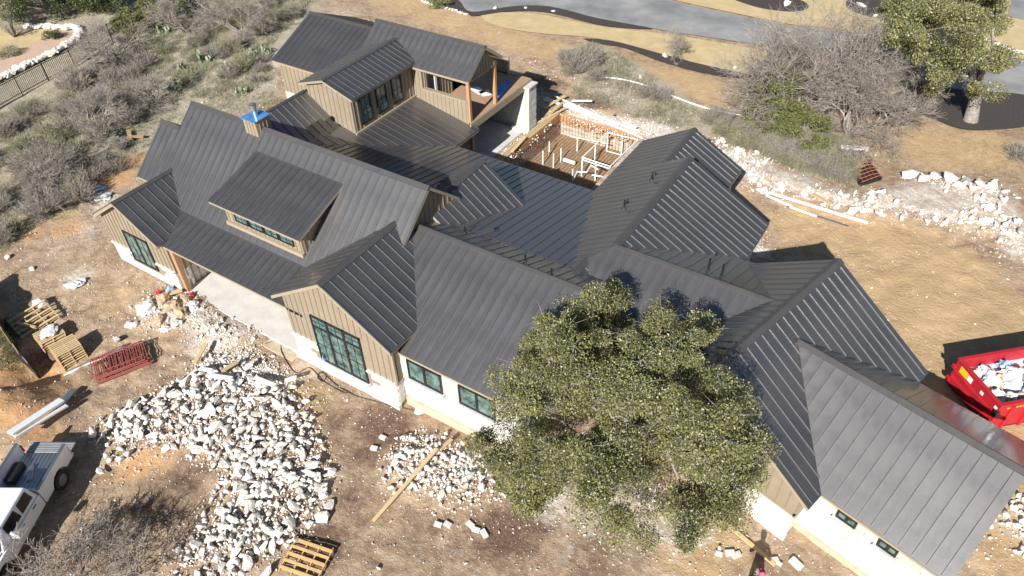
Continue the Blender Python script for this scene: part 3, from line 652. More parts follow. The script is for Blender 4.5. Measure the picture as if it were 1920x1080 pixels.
cwall((.45,17.2),(.45,23.5),[(0,2.95),(.48,5.1),(1,2.95)],-.4,(1,0),m=M_mort,stone=(.25,2.9)); cwall((.45,23.5),(-4,23.5),[(0,2.95),(1,2.95)],0,(0,1))
def cbox(c0,c1,d0,d1,z0,z1,name,m):
    h=HM(); h.prism([cd2(c0,d0,z0),cd2(c1,d0,z0),cd2(c1,d1,z0),cd2(c0,d1,z0)],(0,0,z1-z0)); return h.build(name,m)
cbox(-12.1,-3.9,16.3,16.46,-.2,.3,'foundation',M_conc); cbox(-3.97,.5,17.08,17.21,-.4,.24,'foundation',M_found)
cbox(-12.1,-3.88,16.34,16.45,1.58,1.66,'stone_ledge',M_trim); cbox(-3.96,-3.84,16.34,17.2,1.58,1.66,'stone_ledge',M_trim)
def cwin(c0,c1,z0,z1): 
    w=window(cd2(c0,17.17)[:2],cd2(c1,17.17)[:2],z0,z1,(-DV[0],-DV[1]),2,grid=(1,1),fr=.06,sill=M_stone)
cwin(-2.86,-2.16,2.03,2.42)
q0=onD(1650,1010,17.2); q1=onD(1686,1032,17.2); cwin(q0[0],q1[0]+.02,2.03,2.42)
# laid stones: the 300 that show largest as parts, the rest joined
def stone_mb(m,s):
    wo,a,b,n,z0,z1,pr=s; m.prism([(a[0]+n[0]*pr,a[1]+n[1]*pr,z0),(b[0]+n[0]*pr,b[1]+n[1]*pr,z0),(b[0]+n[0]*pr,b[1]+n[1]*pr,z1),(a[0]+n[0]*pr,a[1]+n[1]*pr,z1)],(-n[0]*pr,-n[1]*pr,0))
def skey(s):
    c=np.array([(s[1][0]+s[2][0])/2,(s[1][1]+s[2][1])/2,s[4]]); return np.linalg.norm(c-O_)+(100 if np.dot(s[3],O_[:2]-c[:2])<0 else 0)
STONES.sort(key=skey)
rest={}
for i,s in enumerate(STONES):
    if i<300: m=MB(); stone_mb(m,s); m.build('stone',M_stone,s[0])
    else: rest.setdefault(s[0].name,(s[0],MB())); stone_mb(rest[s[0].name][1],s)
for wo,m in rest.values(): m.build('stone_blocks',M_stone,wo)['kind']='stuff'
# --- chimney, vents
def hpart(m,name,mt,parent=None,**k): return m.build(name,mt,parent,**k)
ch=HM().box(-28.78,-27.92,19.88,20.78,6.4,7.72).build('chimney',M_side)
for i in range(1,4):
    HM().bar((-28.78+i*.215,19.87,6.9),(-28.78+i*.215,19.87,7.7),.04,.03,(0,1,0)).build('batten',M_bat,ch); HM().bar((-27.91,19.88+i*.225,6.6),(-27.91,19.88+i*.225,7.7),.04,.05,(1,0,0)).build('batten',M_bat,ch)
c_=HM().box(-28.85,-27.85,19.80,20.86,7.72,7.77); c_.build('chimney_cap',M_bcap,ch)
HM().tube([(-28.35,20.35,7.77),(-28.35,20.35,8.3)],.13,14).build('flue',M_steel,ch,smooth=False)
HM().tube([(-28.35,20.35,8.18),(-28.35,20.35,8.34)],.17,14).tube([(-28.35,20.35,8.37),(-28.35,20.35,8.44)],[.2,.05],14).build('flue_cap',M_steel,ch)
def vent(p,h=.45,fork=True):
    m=HM(); p=Vector(p); m.tube([p-Vector((0,0,.1)),p+Vector((0,0,h))],.045,8)
    if fork: m.tube([p+Vector((0,0,h*.3)),p+Vector((.12,.1,h*1.1))],.03,6)
    m.tube([p-Vector((0,0,.05)),p+Vector((0,0,.06))],[.12,.06],10); m.build('roof_vent',M_black)
for (a,b) in ((1222,338),(1170,390)): q=onpl(a,b,(-.567,0,1),(-9.87,0,5.5)); vent(q)
for (a,b) in ((872,437),(985,490),(1034,516)): q=onpl(a,b,(0,.49,1),(0,19.46,5.69)); vent(q,.35,False)
for (a,b) in ((1328,506),(1353,517)): q=onpl(a,b,(0,.47,1),(0,22.86,5.5)); vent(q,.62,False)
m=HM(); m.bar(P(905,436,5.0),P(925,430,5.0),.2,.1); m.build('flashing_scrap',M_cap)

# ------------------------------------------------------------------ vegetation builders
def leaves(C_,n,rad,size,mname,m,parent,flat=.75,rng=RNG,seeds=None):
    """n leaf quads around each clump centre"""
    k=len(C_); N=k*n; c=np.repeat(C_,n,0); r_=np.repeat(rad,n)
    d=rng.normal(size=(N,3)); d/=np.linalg.norm(d,axis=1)[:,None]; rr=rng.uniform(.25,1,N)**.6
    c=c+d*(r_*rr)[:,None]*np.array([1,1,flat])
    a=rng.normal(size=(N,3)); a/=np.linalg.norm(a,axis=1)[:,None]; b=np.cross(a,rng.normal(size=(N,3))); b/=np.linalg.norm(b,axis=1)[:,None]
    s=rng.uniform(.6,1.3,N)[:,None]*size
    V=np.stack([c-a*s,c+b*s*.5,c+a*s,c-b*s*.5],1).reshape(-1,3); F=np.arange(N*4).reshape(-1,4)
    return npmesh(mname,V,F,m,parent)
def sticks(segs,m,name,parent=None,n=3):
    """segs: array (k,8): x0..z0,x1..z1,r0,r1"""
    s=np.array(segs,float); k=len(s); a=s[:,:3]; b=s[:,3:6]; d=b-a; d/=np.linalg.norm(d,axis=1)[:,None]+1e-9
    u=np.cross(d,np.array([.3,.2,.93])); u/=np.linalg.norm(u,axis=1)[:,None]+1e-9; w=np.cross(d,u); V=[]
    for p,r in ((a,s[:,6]),(b,s[:,7])):
        for j in range(n):
            t=2*math.pi*j/n; V.append(p+(u*math.cos(t)+w*math.sin(t))*r[:,None])
    V=np.stack(V,1); F=[]
    for j in range(n): F.append([j,(j+1)%n,n+(j+1)%n,n+j])
    F=(np.arange(k)[:,None,None]*2*n+np.array(F)[None]).reshape(-1,4)
    return npmesh(name,V.reshape(-1,3),F,m,parent)
def branchy(rnd,base,dir_,L_,r,depth,segs,spread=.6,droop=0.,tw=1.0,ratio=.72,kids=3):
    p=Vector(base); d=Vector(dir_).normalized(); n=3
    for i in range(n):
        d=(d+Vector((rnd.gauss(0,.18),rnd.gauss(0,.18),rnd.gauss(0,.14)-droop))*tw).normalized()
        q=p+d*(L_/n); r2=r*(1-.28/n*1.2); segs.append((*p,*q,r,r2)); p=q; r=r2
        if depth>0 and i>0 or (depth>0 and i==0 and depth<3):
            for _ in range(1 if i<n-1 else kids):
                e=(d+Vector((rnd.gauss(0,spread),rnd.gauss(0,spread),rnd.gauss(0.05,spread*.7)))).normalized()
                branchy(rnd,p,e,L_*ratio*rnd.uniform(.8,1.15),r*.62,depth-1,segs,spread,droop,tw,ratio,kids)
def oak(name,base,outline,centre,axes,nclump,label,trunk_r=.35,leafn=330,size=.075,crad=(.45,.8),limbs=9,lowfrac=.15,seed=3):
    rng=np.random.default_rng(seed); rnd=random.Random(seed)
    root=empty(name,base,0,label,'tree'); b0=np.array(base,float)
    om=np.mean(np.array(outline),0); outline=[tuple(om+(np.array(q)-om)*(1-12/np.linalg.norm(np.array(q)-om))) for q in outline]
    pts=[]
    while len(pts)<nclump:
        d=rng.normal(size=3); d/=np.linalg.norm(d); 
        if d[2]<-.35 and rng.random()>.3: continue
        r=rng.uniform(.15,1)**(1/2.6) if rng.random()<.8 else rng.uniform(.3,.8)
        p=centre+d*axes*r*(1+.13*math.sin(d[0]*5+seed)+.10*math.sin(d[1]*7+d[2]*4))
        u,v=proj(p)
        if not inpoly(u,v,outline): continue
        if math.sin(p[0]*1.9+seed)+math.sin(p[1]*2.3+1)+math.sin(p[2]*2.1+p[0])<-.55: continue
        pts.append(p)
    C_=np.array(pts)
    loc=C_-b0; rad=rng.uniform(crad[0],crad[1],len(C_))
    o=leaves(loc,leafn,rad,size,'crown',M_leaf,root,.7,rng)
    n3=max(3,leafn//6); leaves(loc[::2],n3,rad[::2]*1.08,size,'highlight_leaves',M_leafg,root,.7,rng)
    # wood
    segs=[]; T=Vector((0,0,0)); top=Vector(((centre[0]-b0[0])*.35,(centre[1]-b0[1])*.35,(centre[2]-b0[2])*.5))
    tb=MB(); tb.tube([T-Vector((0,0,.3)),T.lerp(top,.1)+Vector((.05,0,0)),T.lerp(top,.5)+Vector((.12,.05,0)),top],[trunk_r*1.45,trunk_r*1.05,trunk_r*.9,trunk_r*.8],12)
    tb.build('trunk',M_bark,root,smooth=True)
    idx=rng.permutation(len(loc))
    nodes=[np.array(top)]; nr=[trunk_r*.6]
    for i in range(limbs):
        e=Vector(loc[idx[i]])*.72; e.z=max(e.z,top.z+.3); mid=top.lerp(e,.5)+Vector((rnd.gauss(0,.35),rnd.gauss(0,.35),rnd.uniform(-.3,.5))); m0=top.lerp(mid,.5)+Vector((rnd.gauss(0,.15),rnd.gauss(0,.15),.1)); m2=mid.lerp(e,.5)+Vector((rnd.gauss(0,.2),rnd.gauss(0,.2),.1))
        lb=MB(); lb.tube([top-Vector((0,0,.2)),m0,mid,m2,e],[trunk_r*.5,trunk_r*.38,trunk_r*.28,trunk_r*.2,trunk_r*.12],8); lb.build('limb',M_bark,root,smooth=True)
        nodes+=[np.array(q) for q in (m0,mid,m2,e)]; nr+=[.1,.08,.06,.045]
    order=np.argsort([np.linalg.norm(c-np.array(top)) for c in loc])
    for j in order:
        t=loc[j]; D_=np.linalg.norm(np.array(nodes)-t,axis=1)+.25*np.linalg.norm(np.array(nodes)-np.array(top),axis=1); k=int(np.argmin(D_)); r0=min(nr[k],.05); r1=r0*.72+.003
        p=nodes[k]; prev=p
        for f in (.33,.66,1.):
            q=p+(t-p)*f+(rng.normal(0,.09,3) if f<1 else 0); segs.append((*prev,*q,r0+(r1-r0)*(f-.33),r0+(r1-r0)*f)); prev=q
        nodes.append(t); nr.append(r1)
        for _ in range(8):
            q=t+rng.normal(0,1,3)*np.array([.34,.34,.24]); m_=t*.5+q*.5+rng.normal(0,.05,3); segs.append((*t,*m_,.011,.008)); segs.append((*m_,*q,.008,.004))
    sticks(segs,M_bark,'branches',root,4)
    return root
ob=G(1195,925); OUT1=[(1180,498),(1215,505),(1240,560),(1290,570),(1300,555),(1345,580),(1345,640),(1330,660),(1385,700),(1405,760),(1432,830),(1448,880),(1420,920),(1378,935),(1400,985),(1370,1000),(1330,990),(1300,1030),(1240,1035),(1150,1015),(1060,985),(1000,985),(935,1000),(930,930),(890,890),(872,840),(885,805),(925,780),(945,745),(915,700),(922,675),(985,640),(1010,590),(1060,560),(1075,525),(1130,515)]
oak('live_oak',ob,OUT1,np.array([-5.7,15.4,4.8]),np.array([5.7,4.8,3.5]),345,'large olive green live oak in front of the house between middle roof and garage',.3,760,.042,(.36,.74),10,seed=5)
ob2=G(1818,228); OUT2=[(1625,50),(1650,-80),(1900,-80),(1888,60),(1905,110),(1895,150),(1870,190),(1830,205),(1795,185),(1768,150),(1755,190),(1720,180),(1712,130),(1680,80),(1640,75)]
oak('live_oak',ob2,OUT2,np.array([ob2[0]-1.8,ob2[1]-.5,5.8]),np.array([6.8,5.8,4.4]),230,'broad live oak with pale thick trunk standing in the dark mulch bed',.42,480,.065,(.45,.95),8,seed=9)
# stray branches reaching out of the near oak: done inside oak()
# bare trees
def bare_tree(base,H,label,seed,name='bare_tree',depth=5,r=.2,stems=4,spread=.55,kids=3,tilt=.5,group=None):
    rnd=random.Random(seed); root=empty(name,base,rnd.uniform(0,6),label,'tree',group); segs=[]; big=[]
    for i in range(stems):
        a=2*math.pi*i/stems+rnd.uniform(-.4,.4); branchy(rnd,(0,0,-.1),(math.cos(a)*tilt,math.sin(a)*tilt,1),H*.33,r,depth,segs,spread,0,1,.76,kids)
    tr=[s for s in segs if s[6]>=r*.5]; cr=[s for s in segs if s[6]<r*.5]
    cr=[(*s[:6],max(s[6],.009),max(s[7],.007)) for s in cr]
    sticks(tr,M_bark,'trunk',root,7); sticks(cr,M_twig,'crown',root,3); return root
bt=bare_tree(G(1520,228),8.6,'sprawling leafless grey tree beside the driveway, left of the big oak',4,depth=5,r=.24,stems=4,tilt=.8,spread=.62,kids=3)
bare_tree(G(1590,250),5.4,'bushy leafless tree in the thicket right of the sprawling one',51,depth=5,r=.12,stems=5,tilt=.9,spread=.6)
bare_tree(G(1475,205),4.6,'leafless tree rising behind the green juniper',52,depth=5,r=.1,stems=5,tilt=.9,spread=.6)
bare_tree(G(1650,205),4.6,'smaller leafless tree under the oak at the mulch edge',8,depth=5,r=.12,stems=4,tilt=.8)
bare_tree(G(1262,112),2.6,'thin leafless sapling in the mulch strip by the drive',12,'sapling',4,.05,2,tilt=.25)
bare_tree(G(1110,130),2.0,'thin leafless sapling on the bare dirt behind the house',13,'sapling',3,.03,2,tilt=.2)
for i,(a,b,h,lb) in enumerate(((215,120,4.2,'leafless mesquite tree near the iron fence bend'),(455,60,4.6,'tall leafless mesquite tree at the top left, left of the upper roof'),(195,245,3.6,'leafless mesquite tree in the middle of the left brush'),(100,335,3.0,'low leafless mesquite at the left frame edge'),(290,190,3.2,'leafless mesquite among prickly pears'),(345,60,4.0,'leafless mesquite near the top frame edge'))):
    bare_tree(G(a,b),h,lb,20+i,'mesquite',4,.09,5,.6,3,.9)
# shrubs
def shrub_mesh(seed,H=1.3,stems=46,mt=M_twig):
    rnd=random.Random(seed); segs=[]
    for i in range(stems):
        a=rnd.uniform(0,6.28); t=rnd.uniform(.2,1.3); branchy(rnd,(math.cos(a)*.12,math.sin(a)*.12,-.1),(math.cos(a)*t,math.sin(a)*t,1),H*rnd.uniform(.35,.5),.016,2,segs,.42,0,.8,.66,2)
    segs=[(*s[:6],max(s[6],.008),max(s[7],.006)) for s in segs]
    o=sticks(segs,mt,'bare_shrub'); me=o.data; bpy.data.objects.remove(o); return me
SH=[shrub_mesh(s,random.uniform(1.1,1.5)) for s in range(31,36)]
M_twig2=mat('olive twigs',(.33,.315,.21),.9,(.25,.245,.155),1,island=.35)
SH2=[shrub_mesh(s,1.2,44,M_twig2) for s in range(41,44)]
def put(me,name,loc,sc,label,cat,group=None,rz=None):
    o=bpy.data.objects.new(name,me); COL.objects.link(o); o.location=tuple(map(float,loc)); o.scale=(sc,sc,sc); o.rotation_euler=(0,0,random.uniform(0,6.28) if rz is None else rz)
    return tag(o,label,cat,group)
r=random.Random(99); brushpoly=[(-40,520),(60,430),(150,400),(215,340),(265,215),(350,185),(440,190),(510,150),(505,90),(570,20),(640,-30),(330,-30),(250,60),(130,150),(0,215),(-40,240)]
n=0
while n<125:
    a=r.uniform(-40,640); b=r.uniform(-30,520)
    if not inpoly(a,b,brushpoly): continue
    g=G(a,b); me=(SH+SH+SH2)[r.randrange(13)]
    zone='near the top left frame corner' if b<70 else 'beside the iron fence' if a<230 and b<210 else 'by the prickly pears above the left roof' if a>300 else 'at the left frame edge' if a<90 else 'on the slope left of the small gable' if b>330 else 'in the middle of the left slope'
    put(me,'bare_shrub',g,r.uniform(.6,1.35),('olive tinted' if me in SH2 else 'tangled leafless grey')+' shrub '+zone,'shrub','shrubs '+zone); n+=1
for i,(a,b,s,lb) in enumerate(((1080,135,1.25,'grey leafless bush behind the patio wall'),(1100,118,1.35,'tallest grey leafless bush near the bare dirt track'),(1060,120,1.0,'grey leafless bush at the rubble edge behind the balcony'),(1120,150,1.0,'olive twiggy bush under the white hose'),(1235,185,1.1,'leafless bush beyond the white hose'),(1215,180,.9,'small leafless bush left of the hose'),(100,395,1.25,'rounded pale grey bush left of the small gable'),(75,375,1.0,'grey bush at the left edge above the dirt'),(1330,232,.9,'small grey bush behind the right wing peak'),(1595,310,1.2,'twiggy bush beside the rebar stack'),(1905,295,.9,'grey twiggy bush at the right frame edge'),(1545,245,1.2,'grey thicket under the leafless tree'))):
    put(SH[i%5],'bare_shrub',G(a,b),s,lb,'shrub')
k=0
while k<60:
    a=r.uniform(1335,1610); b=r.uniform(215,345)
    if not inpoly(a,b,[(1330,225),(1400,230),(1520,240),(1600,290),(1600,345),(1500,318),(1420,285),(1345,262)]): continue
    put((SH2+SH)[r.randrange(6)],'bare_shrub',G(a,b),r.uniform(.6,1.0),'olive grey twiggy shrub in the thicket behind the right wing','shrub','thicket shrubs behind the right wing'); k+=1
# lower left near shrubs in front of the camera
for i,(a,b,s,lb) in enumerate(((150,1085,1.4,'leafless brush at the bottom frame edge near the truck'),(205,1030,1.0,'leafless twigs on the dirt right of the white truck'),(250,1075,1.3,'leafless brush at the bottom frame edge left of the rock pile'),(20,1085,1.6,'leafless brush in the bottom left corner'))):
    bare_tree(G(a,b),s*1.9,lb,60+i,'bare_bush',4,.022,5,.6,2,.8)
# evergreen clumps
def bushy(base,R_,H,label,m,seed,n=40,ln=260,size=.07,name='juniper',cat='bush',crad=(.3,.55)):
    rng=np.random.default_rng(seed); root=empty(name,base,0,label,cat)
    d=rng.normal(size=(n,3)); d/=np.linalg.norm(d,axis=1)[:,None]; d[:,2]=abs(d[:,2]); rr=rng.uniform(.3,1,n)**.5
    C_=d*rr[:,None]*np.array([R_,R_,H*.8])+np.array([0,0,H*.15]); leaves(C_,ln,rng.uniform(crad[0],crad[1],n),size,'foliage',m,root,.8,rng)
    segs=[(0,0,-.1,*(c*.9),.04,.012) for c in C_]; sticks(segs,M_bark,'stem',root,4); return root
bushy(G(1445,238),1.9,4.4,'bright green juniper at the left foot of the leafless tree',M_jun,3,60,300)
bushy(G(1500,262),2.2,2.0,'green juniper low under the leafless tree limbs',M_jun,4,34,220)
bushy(G(320,30),2.6,2.6,'yellow green bush by the iron fence at the top',M_jun,5,60,260)
bushy(G(255,55),2.2,1.8,'low green bush behind the iron fence',M_jun,6,44,200)
bushy(G(1035-205,8),1.3,1.3,'rounded green shrub in the mulch at the driveway corner',M_jun,7,30,260,.05)
bushy(G(100,20),5.0,5.0,'dark evergreen tree beyond the neighbour lawn',M_dkgrn,8,110,260,.10,'evergreen_tree','tree',(.6,1.0))
bushy(G(30,5),3.2,5.5,'olive evergreen tree in the top left corner',M_dkgrn,9,70,240,.10,'evergreen_tree','tree',(.6,1.0))
bushy(G(190,10),4.2,4.0,'dark evergreen tree left of the iron fence end',M_dkgrn,10,80,240,.10,'evergreen_tree','tree',(.6,.9))
bushy(G(100,72),.7,.7,'small round shrub beside the neighbour path',M_dkgrn,11,14,150,.05)
bushy(G(18,105),.8,.8,'small grey green shrub at the left edge of the neighbour path',M_brush,12,14,150,.05)
bushy(G(28,70),1.5,4.2,'young staked tree with thin crown on the neighbour lawn',M_brush,14,22,70,.06,'young_tree','tree')
bushy(G(985,925),1.0,1.6,'low leafy oak sapling at the left foot of the big oak',M_leaf,15,34,330,.055,'oak_sapling','tree')
# prickly pear
def cactus_mesh(seed):
    rnd=random.Random(seed); m=MB()
    for i in range(16):
        x,y=rnd.gauss(0,.3),rnd.gauss(0,.3); z=0; 
        for j in range(rnd.randint(1,3)):
            a=rnd.uniform(0,3.14); t=rnd.uniform(-.4,.4); R_=rnd.uniform(.10,.16); c=Vector((x,y,z+R_)); u=Vector((math.cos(a),math.sin(a),t)); n_=Vector((-math.sin(a),math.cos(a),rnd.uniform(-.4,.4))).normalized(); w=u.cross(n_).normalized(); u=u.normalized()
            vs=[c+(u*math.cos(k*math.pi/4)*R_*.85+w*math.sin(k*math.pi/4)*R_*1.1) for k in range(8)]; m.prism(vs,n_*.035); z+=R_*1.7; x+=rnd.gauss(0,.06)
    m.tube([(0,0,-.16),(0,0,.03)],[.75,.75],12); return m.mesh('prickly_pear',M_cact)
CM=[cactus_mesh(s) for s in (1,2,3)]
for i,(a,b,s,lb) in enumerate(((75,335,1.5,'prickly pear clump low on the left slope'),(60,320,1.2,'prickly pear clump at the left slope beside another'),(385,115,1.5,'prickly pear patch left of the upper roof'),(400,108,1.3,'prickly pear clump nearest the middle mesquite'),(330,165,1.4,'prickly pear clump on the stony slope'),(310,60,1.6,'prickly pear patch by the yellow green bush'),(325,45,1.4,'uppermost prickly pear clump'),(500,100,1.3,'prickly pear beside the upper roof corner'),(425,130,1.2,'prickly pear on the pale gravel'),(345,135,1.2,'prickly pear between two mesquites'),(455,175,1.0,'prickly pear above the left roof'),(220,255,1.1,'prickly pear beside the construction scraps'),(470,105,1.1,'small prickly pear left of the upper eave'))):
    put(CM[i%3],'prickly_pear',G(a,b),s*.72,lb,'cactus')
# dry brush ground cover
def tufts(poly,n,seed,name,m,h=(.15,.5),per=5,dens=None):
    rng=np.random.default_rng(seed); W_=[P(*q)[:2] for q in poly]; xs=[w[0] for w in W_]; ys=[w[1] for w in W_]
    X=rng.uniform(min(xs),max(xs),n*3); Y=rng.uniform(min(ys),max(ys),n*3)
    k=inpoly(X,Y,W_)&(noise2(X,Y,.9,seed)+rng.normal(0,.35,n*3)>-.1); X=X[k][:n]; Y=Y[k][:n]; N=len(X)
    Z=gh(X,Y); X=np.repeat(X,per)+rng.normal(0,.10,N*per); Y=np.repeat(Y,per)+rng.normal(0,.10,N*per); Z=np.repeat(Z,per)
    a=rng.uniform(0,6.28,N*per); H_=rng.uniform(h[0],h[1],N*per); lean=rng.uniform(.1,.8,N*per)
    B0=np.stack([X,Y,Z-.02],-1); T=B0+np.stack([np.cos(a)*lean*H_,np.sin(a)*lean*H_,H_],-1); w=np.stack([-np.sin(a),np.cos(a),0*a],-1)*.012
    V=np.stack([B0-w,B0+w,T],1).reshape(-1,3); return tag(npmesh(name,V,np.arange(len(V)).reshape(-1,3),m),kind='stuff')
tufts(brushpoly,17000,1,'dry_grass',M_brush,(.12,.42),6)
tufts([(200,330),(280,210),(520,170),(560,230),(480,240),(360,200),(300,300)],2500,2,'dry_grass',M_brush,(.08,.25),5)
tufts([(1040,100),(1130,80),(1260,170),(1340,220),(1320,250),(1200,225),(1080,185)],2600,3,'dry_grass',M_brush,(.1,.35),6)
tufts([(1340,225),(1600,260),(1610,360),(1500,325),(1400,290)],3200,4,'dry_grass',M_brush,(.15,.45),6)
tufts([(1640,250),(1930,230),(1930,350),(1850,345),(1650,320)],900,6,'weeds',M_jun,(.04,.12),5)
tufts([(-30,600),(30,600),(35,690),(-30,690)],900,8,'weeds',M_jun,(.05,.16),6)
tufts([(880,30),(1000,70),(1130,80),(1250,125),(1420,155),(1400,170),(1200,120),(1000,90)],900,7,'weeds',M_jun,(.03,.09),5)

# ------------------------------------------------------------------ rocks
def rock_mesh(seed,name='limestone_rock',m=M_rock,flat=1.):
    rnd=random.Random(seed); bm=bmesh.new(); bmesh.ops.create_icosphere(bm,subdivisions=1,radius=.5)
    for v in bm.verts: v.co=v.co*rnd.uniform(.72,1.12)
    ax=[Vector((rnd.gauss(0,1),rnd.gauss(0,1),rnd.gauss(0,1))).normalized() for _ in range(7)]
    for a in ax:
        t=rnd.uniform(.17,.30)
        for v in bm.verts:
            d=v.co.dot(a)
            if d>t: v.co-=a*(d-t)
    for v in bm.verts: v.co.x*=1.25; v.co.y*=.95; v.co.z*=.75*flat
    me=bpy.data.meshes.new(name); bm.to_mesh(me); bm.free(); me.materials.append(m); return me
RM=[rock_mesh(s) for s in range(12)]
def pts_in(poly,n,seed,mind=0):
    rng=np.random.default_rng(seed); xs=[w[0] for w in poly]; ys=[w[1] for w in poly]; out=[]
    while len(out)<n:
        X=rng.uniform(min(xs),max(xs),n); Y=rng.uniform(min(ys),max(ys),n); k=inpoly(X,Y,poly); out+=list(zip(X[k],Y[k]))
    return out[:n]
def rockstuff(items,name,m=M_rocks):
    """items: (x,y,z,size)"""
    rng=np.random.default_rng(5); base=[]
    for me in RM[:6]:
        v=np.zeros(len(me.vertices)*3); me.vertices.foreach_get('co',v); f=np.array([p.vertices[:] for p in me.polygons]); base.append((v.reshape(-1,3),f))
    Vs=[];Fs=[];o=0; it=np.array(items)
    for b in range(6):
        v,f=base[b]; s=it[b::6]; k=len(s)
        if not k: continue
        q=rng.normal(size=(k,4)); q/=np.linalg.norm(q,axis=1)[:,None]; w,x,y,z=q.T
        Rm=np.stack([1-2*(y*y+z*z),2*(x*y-z*w),2*(x*z+y*w),2*(x*y+z*w),1-2*(x*x+z*z),2*(y*z-x*w),2*(x*z-y*w),2*(y*z+x*w),1-2*(x*x+y*y)],-1).reshape(-1,3,3)
        vv=np.einsum('kij,nj->kni',Rm,v)*s[:,3][:,None,None]+s[:,None,:3]; Vs.append(vv.reshape(-1,3)); Fs.append((np.arange(k)[:,None,None]*len(v)+f[None]).reshape(-1,3)+o); o+=k*len(v)
    ob=npmesh(name,np.concatenate(Vs),np.concatenate(Fs),m); return tag(ob,kind='stuff')
rr=random.Random(5); big=[]; small=[]
for key,nb,ns,sb in (('pile1',1250,7500,(.13,.52)),('pile2',300,1300,(.12,.36)),('pile3',90,700,(.1,.30)),('pile4',160,1500,(.08,.26)),('right',420,2600,(.15,.6)),('right2',10,120,(.12,.3)),('pit',60,900,(.08,.26)),('pitleft',60,260,(.1,.28)),('corner',70,120,(.16,.34)),('oakunder',60,420,(.08,.26)),('gable',4,60,(.06,.15))):
    for (a,b) in pts_in(RW[key],nb,hash(key)%1000 if False else len(key)*7+nb): s=sb[0]+(sb[1]-sb[0])*rr.random()**2.0; e=rr.gauss(0,.28 if key in('pile1','pile2') else .4); (key[:5]=='right' and math.sin(a*.9+b*.4)+math.sin(b*1.3-a*.3)<-.2) or big.append((a+e,b+rr.gauss(0,.3),s,key))
    for (a,b) in pts_in(RW[key],ns,len(key)*5+ns): s=rr.uniform(.04,.14); a+=rr.gauss(0,.45); b+=rr.gauss(0,.45); (key[:5]=='right' and math.sin(a*.9+b*.4)+math.sin(b*1.3-a*.3)<-.35) or small.append((a,b,s*.1,s))
# scattered chips over the whole site
rng=np.random.default_rng(77); X=rng.uniform(-46,8,75000); Y=rng.uniform(2,48,75000)
inh=((X>-35.3)&(X<-9)&(Y>14.2)&(Y<31))|((X>-37)&(X<-23.2)&(Y>26)&(Y<38.5))|((X>-14)&(X<1)&(Y>18)&(Y<31))|((X>PITX[0]-.1)&(X<PITX[1]+.1)&(Y>PITY[0])&(Y<PITY[1]))|((X>-30)&(X<-21)&(Y>13.6)&(Y<17))
u_,v_=proj(np.stack([X,Y,0*X],-1)); Wt=.30+.5*(noise2(X,Y,.8,9)>.1)+np.array(noise2(X,Y,3,4)>.3)*.3
tk=softpoly(X,Y,[P(*q)[:2] for q in [(1450,380),(1600,410),(1750,430),(1860,500),(1920,560),(2100,800),(1900,1200),(1750,760),(1600,500),(1440,440)]],1); Wt=Wt*(1-.9*tk); Wt=Wt*np.where((Y>47)|((X>-12)&(Y>42)),.1,1)
k=(~inh)&(rng.random(75000)<Wt)&(u_>-60)&(u_<1980)&(v_<1140)
for a,b in zip(X[k],Y[k]):
    s=min(.025+rng.exponential(.024),.24); small.append((a,b,s*.1,s))
small=np.array(small); small[:,2]+=gh(small[:,0],small[:,1]); rockstuff(small,'limestone_rubble')
big.sort(key=lambda t:-(t[2]/np.linalg.norm(np.array([t[0],t[1],0])-O_)))
DESC={'pile1':('white limestone rock in the big heap left of the oak','rocks of the big limestone heap'),'pile2':('cut white stone in the small heap under the loose plank','stones of the small heap'),'right':('white limestone rock in the long bank right of the house','rocks of the long bank'),'corner':('white stone in the heap by the garage corner','stones by the garage corner')}
bs=[]; GB=gh(np.array([t[0] for t in big]),np.array([t[1] for t in big]))
for i,(a,b,s,key) in enumerate(big):
    z=float(GB[i])+s*.2+(rr.uniform(0,.12) if key in('pile1','pile2') else 0)
    if i<300:
        l,g=DESC.get(key,('white limestone lump among the scattered rubble','scattered limestone lumps'))
        o=put(RM[i%12],'limestone_rock',(a,b,z),s*1.15,l,'rock',g); o.rotation_euler=(rr.uniform(-.6,.6),rr.uniform(-.6,.6),rr.uniform(0,6.3)); o.scale=(s*rr.uniform(1.0,1.6),s*rr.uniform(.85,1.2),s*rr.uniform(.7,1.15))
    else: bs.append((a,b,z,s*1.1))
rockstuff(bs,'limestone_rocks',M_rock)
